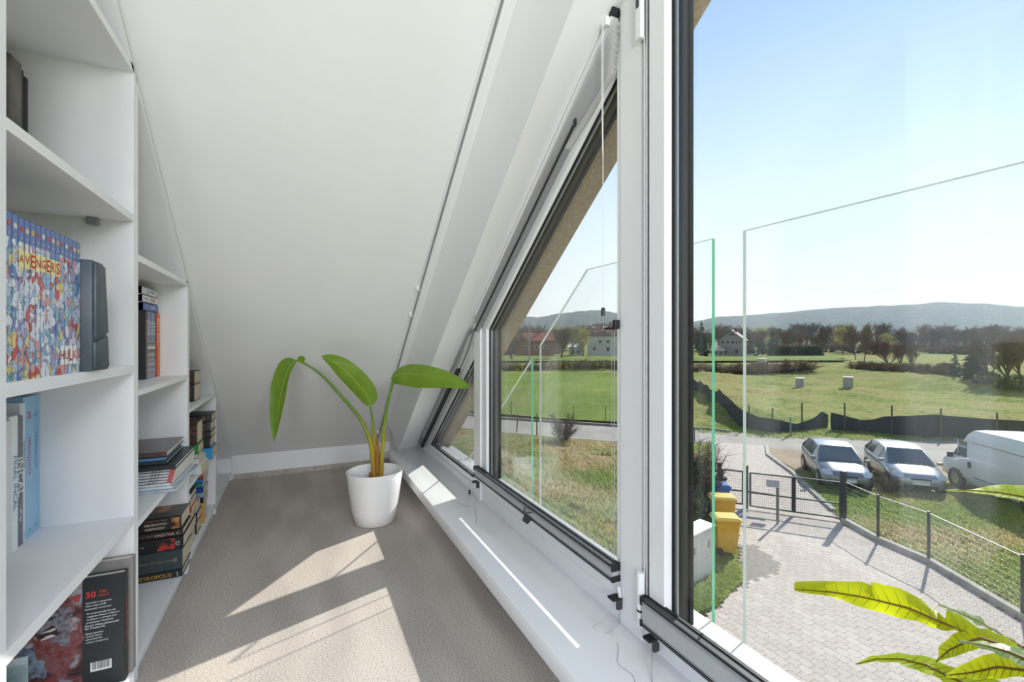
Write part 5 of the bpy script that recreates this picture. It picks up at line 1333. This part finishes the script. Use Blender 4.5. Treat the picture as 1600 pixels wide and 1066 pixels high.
YB, BB, GB, KB = mat('yellow bin plastic', '#d9a92c', 0.45, c2='#d0a02a', scale=6), mat('blue bin plastic', '#3f6fb0', 0.4), mat('pale grey bin plastic', '#b9bcbe', 0.45), mat('black bin plastic', '#2b2d2e', 0.5)
LY = mat('pale yellow lid', '#e3c25a', 0.4)
wheelie_bin(1134, 862, YB, LY, 'front yellow wheelie bin standing forward of the row', 1.12, 1.0)
wheelie_bin(1129, 826, YB, LY, 'second yellow wheelie bin with a round opening', 1.16, 1.0)
wheelie_bin(1122, 803, BB, BB, 'blue wheelie bin behind the yellow ones', 1.16, 1.0)
wheelie_bin(1117, 786, KB, GB, 'wheelie bin with a pale grey lid behind the blue one', 1.16, 1.0)
wheelie_bin(1112, 773, KB, KB, 'black wheelie bin at the road end of the row', 1.16, 1.0)
FEN = mat('anthracite fence steel', '#3c3f43', 0.5, metal=0.3)
GAL = mat('galvanised steel', '#85888a', 0.45, metal=0.4)
def post(name, u, vb, h, w, label, m=FEN, cap=None, cat='post', group=None):
    p = G(u, vb); t = empty(name, (p.x, p.y, GZ)); tag(t, label, cat, group)
    MB().cbox((p.x, p.y, GZ + h / 2 - .02), (w, w, h + .04)).build('shaft', m, t)
    MB().cbox((p.x, p.y, GZ + h + .008), (w + .015, w + .015, .02)).build('cap', cap or M['black'], t)
    return p
gA = post('gate_post', 1124, 790, 1.51, .11, 'gate post at the bin end of the wicket')
gB = post('gate_post', 1165, 795, 1.51, .12, 'yellow capped post between the wicket and the drive gate', cap=mat('yellow cap', '#e0b01e', .5))
gD = post('gate_post', 1318, 816, 1.63, .13, 'tall gate post on the grass side of the drive gate')
lp = post('lock_post', 1215, 819, 1.16, .06, 'slim freestanding lock post on the drive', GAL)
def mesh_panel(b_, a, c, z0, z1, sp, r):
    L_ = (c - a).length; n = int(L_ / sp)
    for i in range(n + 1):
        p = a.lerp(c, i / n); b_.cbox((p.x, p.y, GZ + (z0 + z1) / 2), (r, r, z1 - z0))
    k = int((z1 - z0) / (sp * 1.6)); dirv = (c - a).normalized(); s = Vector((-dirv.y, dirv.x, 0)) * r / 2
    for j in range(k + 1):
        z = GZ + z0 + (z1 - z0) * j / k
        b_.loft([[a - s + Vector((0, 0, z - GZ)), a + s + Vector((0, 0, z - GZ)), a + s + Vector((0, 0, z - GZ + r)), a - s + Vector((0, 0, z - GZ + r))], [c - s + Vector((0, 0, z - GZ)), c + s + Vector((0, 0, z - GZ)), c + s + Vector((0, 0, z - GZ + r)), c - s + Vector((0, 0, z - GZ + r))]])
def bar(b_, a, c, w):
    a, c = Vector(a), Vector(c); t = (c - a).normalized(); s = t.cross(Vector((0, 0, 1))) if abs(t.z) < .9 else Vector((1, 0, 0)); s.normalize(); k = t.cross(s)
    q = lambda p: [p - s * w / 2 - k * w / 2, p + s * w / 2 - k * w / 2, p + s * w / 2 + k * w / 2, p - s * w / 2 + k * w / 2]
    return b_.loft([q(a), q(c)])
def gate(a, c, z0, z1, label, uprights=(0, 1), arm=False):
    t = empty('gate', (a.x, a.y, GZ)); tag(t, label, 'gate')
    Z = lambda p, z: Vector((p.x, p.y, GZ + z))
    for z, nm in ((z0, 'lower_rail'), ((z0 + z1) * .42, 'middle_rail'), (z1, 'upper_rail')): bar(MB(), Z(a, z), Z(c, z), .045).build(nm, FEN, t)
    for f in uprights: bar(MB(), Z(a.lerp(c, f), z0), Z(a.lerp(c, f), z1), .05 if f in (0, 1) else .09).build('upright', FEN, t)
    b_ = MB(); mesh_panel(b_, a, c, z0, z1, .055, .0035); b_.build('wire_mesh', FEN, t, fix=False)
    return t
gate(gA.lerp(gB, .12), gA.lerp(gB, .90), .15, 1.29, 'narrow wire mesh wicket gate beside the bins')
g2 = gate(gB.lerp(gD, .05), gB.lerp(gD, .97), .12, 1.27, 'wide wire mesh drive gate across the paved drive', (0, .5, 1))
o_ = bar(MB(), gB + Vector((-.05, -.05, .63)), gB.lerp(gD, .30) + Vector((-.05, -.05, .61)), .06); o_.build('gate_opener_arm', FEN, g2)
sg = gB.lerp(gD, .22) + Vector((-.04, -.04, 0)); sg2 = gB.lerp(gD, .36) + Vector((-.04, -.04, 0))
b_ = MB(); b_.add([sg + Vector((0, 0, .88)), sg2 + Vector((0, 0, .88)), sg2 + Vector((0, 0, 1.12)), sg + Vector((0, 0, 1.12)), sg + Vector((-.01, -.01, .88)), sg2 + Vector((-.01, -.01, .88)), sg2 + Vector((-.01, -.01, 1.12)), sg + Vector((-.01, -.01, 1.12))],
                  [(0, 1, 2, 3), (4, 5, 6, 7), (0, 1, 5, 4), (1, 2, 6, 5), (2, 3, 7, 6), (3, 0, 4, 7)])
b_.build('sign_plate', mat('pale sign', '#a9adb8', .5), g2)
# drive fence
fpts = [gD] + [G(u, v) for u, v in ((1372, 846), (1451, 880), (1598, 968), (1800, 1090))]
df = empty('drive_fence', (gD.x, gD.y, GZ)); tag(df, 'low wire mesh fence with slim posts and concrete footing along the drive', 'fence')
for a, c in zip(fpts, fpts[1:]):
    if c is not fpts[-1]: MB().cbox((c.x, c.y, GZ + .67), (.055, .055, 1.40)).build('post', FEN, df)
    bar(MB(), a + Vector((0, 0, 1.32)), c + Vector((0, 0, 1.32)), .02).build('top_wire', GAL, df)
    bar(MB(), a + Vector((0, 0, .07)), c + Vector((0, 0, .07)), .15).build('footing', CONC, df)
    b_ = MB(); mesh_panel(b_, a, c, .14, 1.30, .08, .003); b_.build('wire_mesh', GAL, df, fix=False)
# wooden posts and wire fences by the road and field
WOOD = mat('weathered wood', '#6a5d50', 0.9, c2='#54493f', scale=8)
def stake(u, vb, vt, label, lean=0.0, m=WOOD, w=.09, group=None):
    p = G(u, vb); d = p.x * _S + p.y * _C; h = (vb - vt) / 720 * d
    tag(MB().tube([(p.x, p.y, GZ - .1), (p.x + lean * .9, p.y - lean * .42, GZ + h)], [w / 2, w / 2 * .9], 7).build('stake', m), label, 'post', group)
stake(807, 675, 647, 'tilted wooden post on the near road edge, leftmost', .10)
stake(839, 680, 647, 'upright brown wooden post on the near road edge')
stake(964, 690, 668, 'leaning wooden post on the near road edge by the mullion', .35)
for u, vb, vt, nm in ((799, 651, 627, 'left'), (896, 657, 633, 'middle'), (946, 660, 636, 'right')): stake(u, vb, vt, 'thin dark steel post at the %s of the field fence' % nm, 0, FEN, .06)
stake(827, 566, 503, 'tall grey lamp pole beyond the sown field', 0, mat('grey pole', '#8f8c88', .7), .45)
stake(1085, 690, 672, 'thin dark post at the road verge by the window frame', 0, FEN, .07)

# black ground fabric fence
FAB = mat('black ground fabric', '#2f343a', 0.7, c2='#24282d', scale=3, bump=(9, .5, .03))
def fabric(top, bot, label):
    n = 70; Tp, Bp = resample(top, n), resample(bot, n); t = empty('fabric_fence', G(*bot[0])); tag(t, label, 'fence')
    rows = []
    for i in range(n + 1):
        p = G(*Bp[i]); p.z = GZ - .1 + ground_h(p.x, p.y) * .6; d = p.x * _S + p.y * _C; h = (Bp[i][1] - Tp[i][1]) / 720 * d
        q = p + Vector((0, 0, h + .1)); w = Vector((.05 * math.sin(i * .9), .05 * math.cos(i * 1.3), 0))
        rows.append([p, p.lerp(q, .5) + w, q + w * .4])
    th = Vector((.02, .02, 0))
    b_ = MB(); b_.grid(rows); b_.grid([[p + th for p in r] for r in rows]); b_.build('fabric', FAB, t, fix=False, smooth=True, angle=0)
    return t
f1 = fabric([(1066, 590), (1100, 607), (1118, 616), (1150, 628), (1165, 640), (1190, 652), (1215, 655), (1250, 663), (1275, 655), (1285, 643), (1292, 648)], [(1066, 610), (1105, 630), (1130, 648), (1160, 669), (1200, 677), (1245, 675), (1270, 672), (1283, 669), (1293, 668)], 'sagging black fabric fence running down the slope')
f2 = fabric([(1299, 645), (1320, 650), (1345, 657), (1362, 656), (1380, 651), (1420, 650), (1460, 648), (1480, 650), (1530, 654), (1600, 658), (1700, 664)], [(1299, 673), (1350, 676), (1400, 681), (1460, 685), (1530, 686), (1600, 688), (1700, 692)], 'long black fabric fence along the far side of the road')
for f_, L_ in ((f1, ((1171, 672, 634), (1208, 676, 638), (1236, 682, 652), (1254, 674, 630))), (f2, ((1321, 676, 630), (1395, 681, 634), (1472, 686, 639), (1560, 688, 645)))):
    for u, vb, vt in L_:
        p = G(u, vb) + Vector((.06, .08, 0)); d = p.x * _S + p.y * _C; h = (vb - vt) / 720 * d
        MB().tube([p + Vector((0, 0, -.1)), p + Vector((0, 0, h))], .05, 6).build('post', GAL if u == 1236 else WOOD, f_)
for u, vb, k, lab in ((1250, 609, 1.0, 'pale concrete block on the plot, middle of the three'), (1325, 609, 1.15, 'pale concrete block on the plot, nearest to the fence posts'), (1190, 578, 1.0, 'pale concrete block farthest away on the plot')):
    p = G(u, vb); gh = ground_h(p.x, p.y); d = p.x * _S + p.y * _C; w = 16 / 720 * d * k
    t = empty('concrete_block', (p.x, p.y, GZ + gh - .15)); tag(t, lab, 'block')
    F = frame_at((p.x, p.y, GZ + gh - .15), .5)
    obox(MB(), F, -w / 2, w / 2, -w * .35, w * .35, 0, w * 1.0).build('block', CONC, t)
    obox(MB(), F, -w * .52, w * .52, -w * .37, w * .37, w, w * 1.06).build('lid', mat('pale lid', '#d0ccc5', .8), t)

# ------------------------------------------------------------------ vehicles
TYRE = mat('tyre rubber', '#1d1d1f', 0.8); RIM = mat('alloy rim', '#a5a8ab', 0.3, metal=0.7)
CGL = mat('car glass', '#4a565c', 0.06, spec=0.8, coat=0.5); LAMP = mat('headlamp glass', '#cfd6da', 0.1, spec=0.8); CHR = mat('chrome trim', '#b9bcc0', 0.2, metal=.8)
def vehicle(name, label, paint, L, W, st, gh, loc, head, wheels, wr, extra=None, cat='car'):
    """st: lower body stations (t from the nose, z low, z top, half width); gh: greenhouse stations (t, z base, z top, half base, half top)"""
    t = empty(name, (loc[0], loc[1], GZ), (0, 0, math.atan2(head[1], head[0]))); tag(t, label, cat)
    X = lambda f: L / 2 - f * L
    rings = []
    for f, zl, zt, hw in st:
        zm = zl + (zt - zl) * .55
        half = [(hw * .80, zl), (hw * .97, zl + (zt - zl) * .14), (hw, zm), (hw * .985, zt - (zt - zl) * .14), (hw * .90, zt - .015), (hw * .5, zt + .015)]
        rings.append([(X(f), -y, z) for y, z in half] + [(X(f), y, z) for y, z in reversed(half)])
    MB().loft(rings).build('body', paint, t, local=True, smooth=True, angle=50)
    if gh:
        gr = []
        for f, zb, zt, wb, wt in gh: gr.append([(X(f), -wb, zb), (X(f), -wt, zt), (X(f), -wt * .5, zt + .03), (X(f), wt * .5, zt + .03), (X(f), wt, zt), (X(f), wb, zb)])
        MB().loft(gr).build('cabin', paint, t, local=True, smooth=True, angle=35)
        def panel(nm, q, out, ins=.07):
            q = [Vector(p) for p in q]; c = sum(q, Vector()) / len(q); o = Vector(out)
            P = [c + (p - c) * (1 - ins * 1.4) + o for p in q]
            b_ = MB(); b_.loft([P, [p - o * 2.2 for p in P]]); b_.build(nm, CGL, t, local=True)
        panel('windscreen', [gr[0][1], gr[0][4], gr[1][4], gr[1][1]], (.02, 0, .035), .05)
        panel('rear_window', [gr[-1][1], gr[-1][4], gr[-2][4], gr[-2][1]], (-.02, 0, .03), .09)
        for s, (a, b) in ((-1, (0, 1)), (1, (5, 4))):
            for i in range(len(gr) - 1):
                panel('side_window', [gr[i][a], gr[i + 1][a], gr[i + 1][b], gr[i][b]], (0, s * .012, .004), .07)
    for f in wheels:
        for s in (-1, 1):
            hw = W / 2
            w = empty('wheel', (X(f), s * (hw - .10), wr)); w.parent = t
            MB().tube([(0, -.10, 0), (0, -.085, 0), (0, .085, 0), (0, .10, 0)], [wr * .92, wr, wr, wr * .92], 22).build('tyre', TYRE, w, local=True, smooth=True)
            MB().tube([(0, s * .06, 0), (0, s * .108, 0)], [wr * .68, wr * .62], 16).build('rim', RIM, w, local=True, smooth=True)
            MB().tube([(X(f), s * (hw - .16), wr * 1.02), (X(f), s * (hw + .004), wr * 1.02)], wr * 1.16, 22).build('wheel_arch', M['black'], t, local=True)
    for s in (-1, 1):
        f, zb, wb = (gh[0][0] + .03, gh[0][1] + .06, gh[0][3]) if gh else (.16, 1.22, W / 2)
        k = 1.0 if gh else 1.6
        MB().cbox((X(f), s * (wb + .13), zb + .03 * k), (.10, .20, .13 * k)).build('mirror', paint if gh else M['black'], t, local=True, bevel=.03)
    if extra: extra(t, X)
    return t
hatch = [(0, .40, .60, .60), (.015, .26, .70, .72), (.06, .20, .78, .82), (.16, .18, .89, .87), (.27, .18, .98, .88), (.5, .18, 1.0, .88), (.82, .2, 1.02, .87), (.95, .24, 1.02, .82), (1.0, .38, .92, .72)]
hgh = [(.235, .95, .96, .80, .78), (.43, .98, 1.44, .84, .62), (.60, 1.0, 1.50, .85, .62), (.82, 1.0, 1.46, .83, .60), (.985, 1.0, 1.02, .76, .70)]
def nose(plate):
    def f(t, X):
        for s in (-1, 1):
            MB().loft([[(X(.035), s * .50, .66), (X(.03), s * .72, .66), (X(.07), s * .80, .70), (X(.07), s * .80, .78), (X(.075), s * .60, .80), (X(.05), s * .50, .74)], [(X(.0), s * .50, .64), (X(.0), s * .70, .64), (X(.05), s * .835, .68), (X(.06), s * .83, .77), (X(.055), s * .62, .815), (X(.012), s * .50, .73)]]).build('headlamp', LAMP, t, local=True, smooth=True)
            MB().cbox((X(.99), s * .66, .86), (.06, .14, .20)).build('tail_lamp', mat('red lamp glass', '#8a2a2a', .2), t, local=True)
        MB().cbox((X(.004), 0, .34), (.06, 1.0, .12)).build('air_intake', M['black'], t, local=True, bevel=.02)
        MB().cbox((X(.006), 0, .60), (.05, .66, .07)).build('grille', M['black'], t, local=True, bevel=.015)
        if plate:
            MB().cbox((X(-.004), 0, .46), (.02, .52, .115)).build('number_plate', mat('white plate', '#e6e6e2', .4), t, local=True)
        MB().tube([(X(.75), 0, 1.52), (X(.79), 0, 1.80)], .006, 5).build('aerial', M['black'], t, local=True)
    return f
hd = (-.74, -.67)
SIL = mat('silver paint', '#a3a9b0', 0.3, metal=0.5, coat=0.6); GRY = mat('steel grey paint', '#84898f', 0.3, metal=0.5, coat=0.6); VW = mat('white van paint', '#d9dde2', 0.35, coat=0.4)
c2_ = G(1438, 774) - Vector((hd[0], hd[1], 0)) * 1.9; c1_ = G(1325, 770) - Vector((-.72, -.69, 0)) * 2.0
vehicle('parked_car', 'silver hatchback with a number plate parked between the van and the other car', SIL, 3.95, 1.75, hatch, hgh, (c2_.x, c2_.y), hd, (.17, .81), .30, nose(True))
vehicle('parked_car', 'steel grey hatchback parked nearest to the drive gate', GRY, 4.1, 1.76, hatch, hgh, (c1_.x, c1_.y), (-.72, -.69), (.17, .81), .31, nose(True))
vst = [(0, .42, .95, .80), (.015, .30, 1.05, .92), (.06, .26, 1.16, .98), (.13, .25, 1.28, 1.0), (.20, .25, 1.75, 1.0), (.27, .25, 2.22, 1.0), (.33, .25, 2.42, 1.0), (.6, .25, 2.46, 1.0), (.98, .28, 2.44, .99), (1.0, .45, 2.30, .95)]
q1, q2 = G(1492, 748, GZ + .3), G(1600, 791, GZ + .3)
vh = (q1 - q2); vh.z = 0; vh.normalize(); vs_ = Vector((vh.y, -vh.x, 0))
if vs_.dot(q1) < 0: vs_ = -vs_
vc = q1 - vh * (5.4 * .33) + vs_ * 1.0
def van_bits(t, X):
    for s in (-1, 1):
        MB().loft([[(X(f), s * y, z) for f, z, y in ((.155, 1.30, 1.0), (.285, 1.30, 1.01), (.285, 1.92, .985), (.232, 1.92, .985))], [(X(f), s * (y + .012), z) for f, z, y in ((.155, 1.30, 1.0), (.285, 1.30, 1.01), (.285, 1.92, .985), (.232, 1.92, .985))]]).build('side_window', CGL, t, local=True)
        MB().cbox((X(.205), s * 1.008, 1.62), (.03, .012, .62)).build('window_bar', VW, t, local=True)
        MB().cbox((X(.65), s * 1.004, .62), (3.2, .012, .06)).build('side_trim', mat('grey trim', '#8d9094', .6), t, local=True)
        MB().cbox((X(.31), s * 1.004, 1.05), (.14, .02, .22)).build('door_handle', M['black'], t, local=True)
        MB().cbox((X(.64), s * 1.003, 1.95), (3.4, .008, .02)).build('roof_gutter', mat('grey trim', '#8d9094'), t, local=True)
    MB().loft([[(X(.125), -.82, 1.30), (X(.125), .82, 1.30), (X(.262), .78, 2.16), (X(.262), -.78, 2.16)], [(X(.115), -.84, 1.33), (X(.115), .84, 1.33), (X(.255), .80, 2.19), (X(.255), -.80, 2.19)]]).build('windscreen', CGL, t, local=True)
    MB().cbox((X(.0), 0, .50), (.10, 1.7, .30)).build('bumper', mat('grey bumper', '#4a4d50', .6), t, local=True, bevel=.03)
vehicle('parked_van', 'white panel van parked behind the fern leaf at the right', VW, 5.4, 2.0, vst, None, (vc.x, vc.y), (vh.x, vh.y), (.17, .80), .34, van_bits, 'van')

# ------------------------------------------------------------------ houses
HG = mat('dark house glass', '#39424a', 0.15)
def house(u0, u1, vb, ve, vr, wall, roof, label, gable=False, wins=(), depth=8.0, chim=True, yaw=0.0, over=.5, hip=0.0):
    uc = (u0 + u1) / 2; p = G(uc, vb); d = p.x * _S + p.y * _C; k = d / 720
    W = (u1 - u0) * k; He = (vb - ve) * k; Hr = (vb - vr) * k
    a = math.atan2(p.y, p.x) - math.pi / 2 + yaw
    t = empty('house', (p.x, p.y, p.z - .3), (0, 0, a)); tag(t, label, 'house')
    w_ = W / 2
    wb = MB().box(-w_, w_, 0, depth, 0, He + .3)
    if gable: wb.prismy([(-w_, He + .2), (w_, He + .2), (0, Hr + .2)], 0, depth)
    else: wb.prismx([(0, He + .2), (depth, He + .2), (depth / 2, Hr + .2)], -w_ + hip, w_ - hip)
    wb.build('walls', wall, t, local=True)
    th = .25
    if gable:
        for s in (-1, 1):
            MB().prismy([(0, Hr + .3), (s * (w_ + over), He + .3 - over * (Hr - He) / w_), (s * (w_ + over), He + .3 - over * (Hr - He) / w_ + th), (0, Hr + .3 + th)], -over, depth + over).build('roof_slope', roof, t, local=True)
    else:
        for s in (-1, 1):
            yb = depth / 2 + s * (depth / 2 + over)
            b_ = MB(); z0 = He + .3 - .3; z1 = Hr + .35
            b_.add([(-w_ - over, yb, z0), (w_ + over, yb, z0), (w_ - hip, depth / 2, z1), (-w_ + hip, depth / 2, z1), (-w_ - over, yb, z0 + th), (w_ + over, yb, z0 + th), (w_ - hip, depth / 2, z1 + th), (-w_ + hip, depth / 2, z1 + th)],
                   [(0, 1, 2, 3), (4, 5, 6, 7), (0, 1, 5, 4), (1, 2, 6, 5), (2, 3, 7, 6), (3, 0, 4, 7)])
            b_.build('roof_slope', roof, t, local=True)
    if chim: MB().box(w_ * .15, w_ * .15 + .8, depth * .4, depth * .4 + .8, Hr - .5, Hr + 1.4).build('chimney', mat('chimney brick', '#7a5a4c', .9), t, local=True)
    for (fu, v0, wpx, hpx, fr) in wins:
        x = (fu - uc) * k; z = (vb - v0) * k + .3; ww, hh = wpx * k / 2, hpx * k / 2
        f_ = MB().box(x - ww, x + ww, -.06, .05, z - hh, z + hh).build('window', fr, t, local=True)
        MB().box(x - ww * .82, x + ww * .82, -.09, 0, z - hh * .82, z + hh * .82).build('pane', HG, f_, local=True)
    return t, k
WPL = mat('pale render', '#c9c8c2', .9, c2='#bdbcb6', scale=1); GRW = mat('grey render', '#a39b96', .9, c2='#968e8a', scale=1); BRK = mat('brown brick', '#8a6450', .95, c2='#7a5746', scale=2)
RB = mat('brown roof tiles', '#6f4f43', .9, c2='#5f443b', scale=1.5); RR = mat('red roof tiles', '#a2574a', .9, c2='#8f4a40', scale=1.5); RD = mat('dark roof tiles', '#4a4a4d', .9, c2='#3f3f43', scale=1.5); RT = mat('tan roof tiles', '#a3917f', .85, c2='#917f6f', scale=1.5); RO = mat('orange roof tiles', '#c27a55', .9); WF = mat('white window frame', '#dddcd8', .6); BF = mat('brown window frame', '#5d4a40', .7)
h1, k1 = house(918, 978, 557, 524, 506, WPL, RB, 'big pale house with a brown tiled roof beside the middle mullion', wins=((929, 545, 5, 6, WF), (950, 534, 6, 6, WF), (950, 545.5, 5, 6, BF), (968, 534, 6, 6, WF), (938, 534, 4, 5, BF)), depth=14, hip=2)
for uu, vv in ((928, 512), (947, 512), (930, 519), (950, 519), (964, 512)):
    x = (uu - 948) * k1; MB().cbox((x, 3.2 - (vv - 512) * k1 * .55 - .5, (557 - vv) * k1 + .55), (1.2, .8, .5)).build('roof_window', mat('roof window glass', '#b9c6d0', .2), h1, local=True)
h2, k2 = house(1124, 1160, 557, 531, 516, GRW, mat('grey roof tiles', '#8f857f', .8, c2='#7f7670', scale=1.5), 'grey gabled house with a row of white windows', gable=True, wins=((1131, 535, 5, 6, WF), (1137.5, 535, 5, 6, WF), (1145, 535, 5, 6, WF), (1150, 535, 4, 6, WF), (1154.5, 535, 4, 6, WF), (1141, 523, 2.5, 3.5, BF), (1145, 523, 2.5, 3.5, BF), (1134, 549, 4, 6, BF), (1150, 549, 4, 6, BF)), depth=10, yaw=-.15)
house(1112, 1131, 558, 547.5, 541, GRW, mat('pinkish roof tiles', '#b5a49a', .85), 'small grey outbuilding with a hipped roof before the gabled house', wins=((1119, 552, 3, 3, BF), (1126, 552, 3, 3, BF)), depth=6, chim=False, hip=2)
house(806, 866, 557, 532, 521, BRK, RR, 'brown brick house with a red tiled roof across the sown field', wins=((822, 543, 6, 6, WF), (838, 543, 6, 6, WF), (852, 543, 6, 6, WF)), depth=9)
house(889, 911, 556, 542, 538, WPL, mat('white flat roof', '#e6e4e0', .7), 'low white flat-roofed building beside the big pale house', wins=((895, 550, 4, 5, BF), (904, 550, 4, 5, BF)), depth=8, chim=False)
house(1216, 1227, 541, 531, 524.5, WPL, RO, 'little white cottage with an orange roof above the hedge', gable=True, wins=((1219.5, 534, 2, 2.5, BF), (1223.5, 534, 2, 2.5, BF)), depth=9, chim=False)
house(1229, 1241, 543.5, 532, 525, BRK, RR, 'house with a dull red roof next to the orange cottage', depth=9, chim=False)
house(1376, 1424, 546, 531, 522, WPL, RD, 'long low house with a dark roof behind the bare trees', wins=((1384, 537, 6, 5, BF), (1398, 537, 10, 6, BF), (1413, 537, 6, 5, BF)), depth=10)
house(1432, 1452, 541, 530, 523, WPL, RT, 'pale distant house, first of the village row', gable=True, wins=((1438, 534, 3, 3, BF), (1446, 534, 3, 3, BF)), depth=9)
house(1458, 1474, 541, 530, 522, GRW, RT, 'distant house with a steep tan roof in the village row', gable=True, wins=((1463, 534, 3, 3, BF), (1469, 534, 3, 3, BF)), depth=9)
house(1478, 1500, 541, 531, 523, WPL, RT, 'distant house with a broad tan roof in the village row', wins=((1484, 535, 3, 3, BF), (1493, 535, 3, 3, BF)), depth=9)
house(1538, 1560, 542, 530, 525, WPL, mat('pale metal roof', '#cfc9c0', .4), 'distant low house with a shining pale roof', wins=((1545, 535, 3, 3, BF),), depth=9, chim=False)
house(1566, 1625, 545, 530, 518.5, BRK, RT, 'large brick house with a tan roof at the right edge', wins=((1575, 536, 5, 5, BF), (1590, 536, 5, 5, BF)), depth=11)
house(1266, 1276, 540, 531, 526, WPL, RR, 'tiny white house with a red roof among the bare trees', gable=True, depth=8, chim=False)

# ------------------------------------------------------------------ unseen lamps added behind the camera to brighten the room
def fill_lamp(x, y, z, r, watts, label):
    fl = empty('added_fill_lamp', (x, y, 0)); tag(fl, label, 'lamp', 'added fill lamps behind the viewpoint')
    MB().lathe([(0.001, 0), (0.17, 0), (0.17, 0.012), (0.02, 0.025)], (x, y, 0), 32).build('base', M['frame'], fl, smooth=True)
    MB().tube([(x, y, 0.02), (x, y, z - r * .9)], 0.012, 12).build('pole', M['grey'], fl, smooth=True)
    MB().lathe([(0.06, z - r * .95), (0.12, z - r * .90), (0.13, z - r * .90), (0.07, z - r * .97)], (x, y, 0), 24, caps=False).build('shade_ring', M['frame'], fl, smooth=True)
    ld = bpy.data.lights.new('globe', 'POINT'); ld.energy = watts; ld.shadow_soft_size = r; ld.color = (0.96, 0.98, 1.0)
    lo = bpy.data.objects.new('globe', ld); col.objects.link(lo); lo.parent = fl; lo.location = (0, 0, z)
fill_lamp(-0.55, -2.3, 1.5, 0.40, 170, 'shorter unseen fill lamp added behind the viewpoint on the bookcase side')
fill_lamp(0.55, -2.5, 2.0, 0.40, 170, 'taller unseen fill lamp added behind the viewpoint on the window side')

# ------------------------------------------------------------------ spring haze over the distance
hz = bpy.data.materials.new('distance haze'); hz.use_nodes = True
_n = hz.node_tree; _n.nodes.remove(_n.nodes['Principled BSDF'])
_v = _n.nodes.new('ShaderNodeVolumeScatter'); _v.inputs['Color'].default_value = (0.68, 0.84, 1.0, 1); _v.inputs['Density'].default_value = 0.00016; _v.inputs['Anisotropy'].default_value = 0.3
_n.links.new(_v.outputs[0], _n.nodes['Material Output'].inputs['Volume'])
_a, _b = G(700, 552), G(1900, 552)
hzo = MB().prismz([(60, 110), (140, 40), (140, -400), (4200, -900), (3600, 3600), (-600, 4200), (-60, 130)], -60, 320).build('haze', hz)
tag(hzo, 'thin bluish haze hanging over the distant hills', 'haze', kind='stuff')
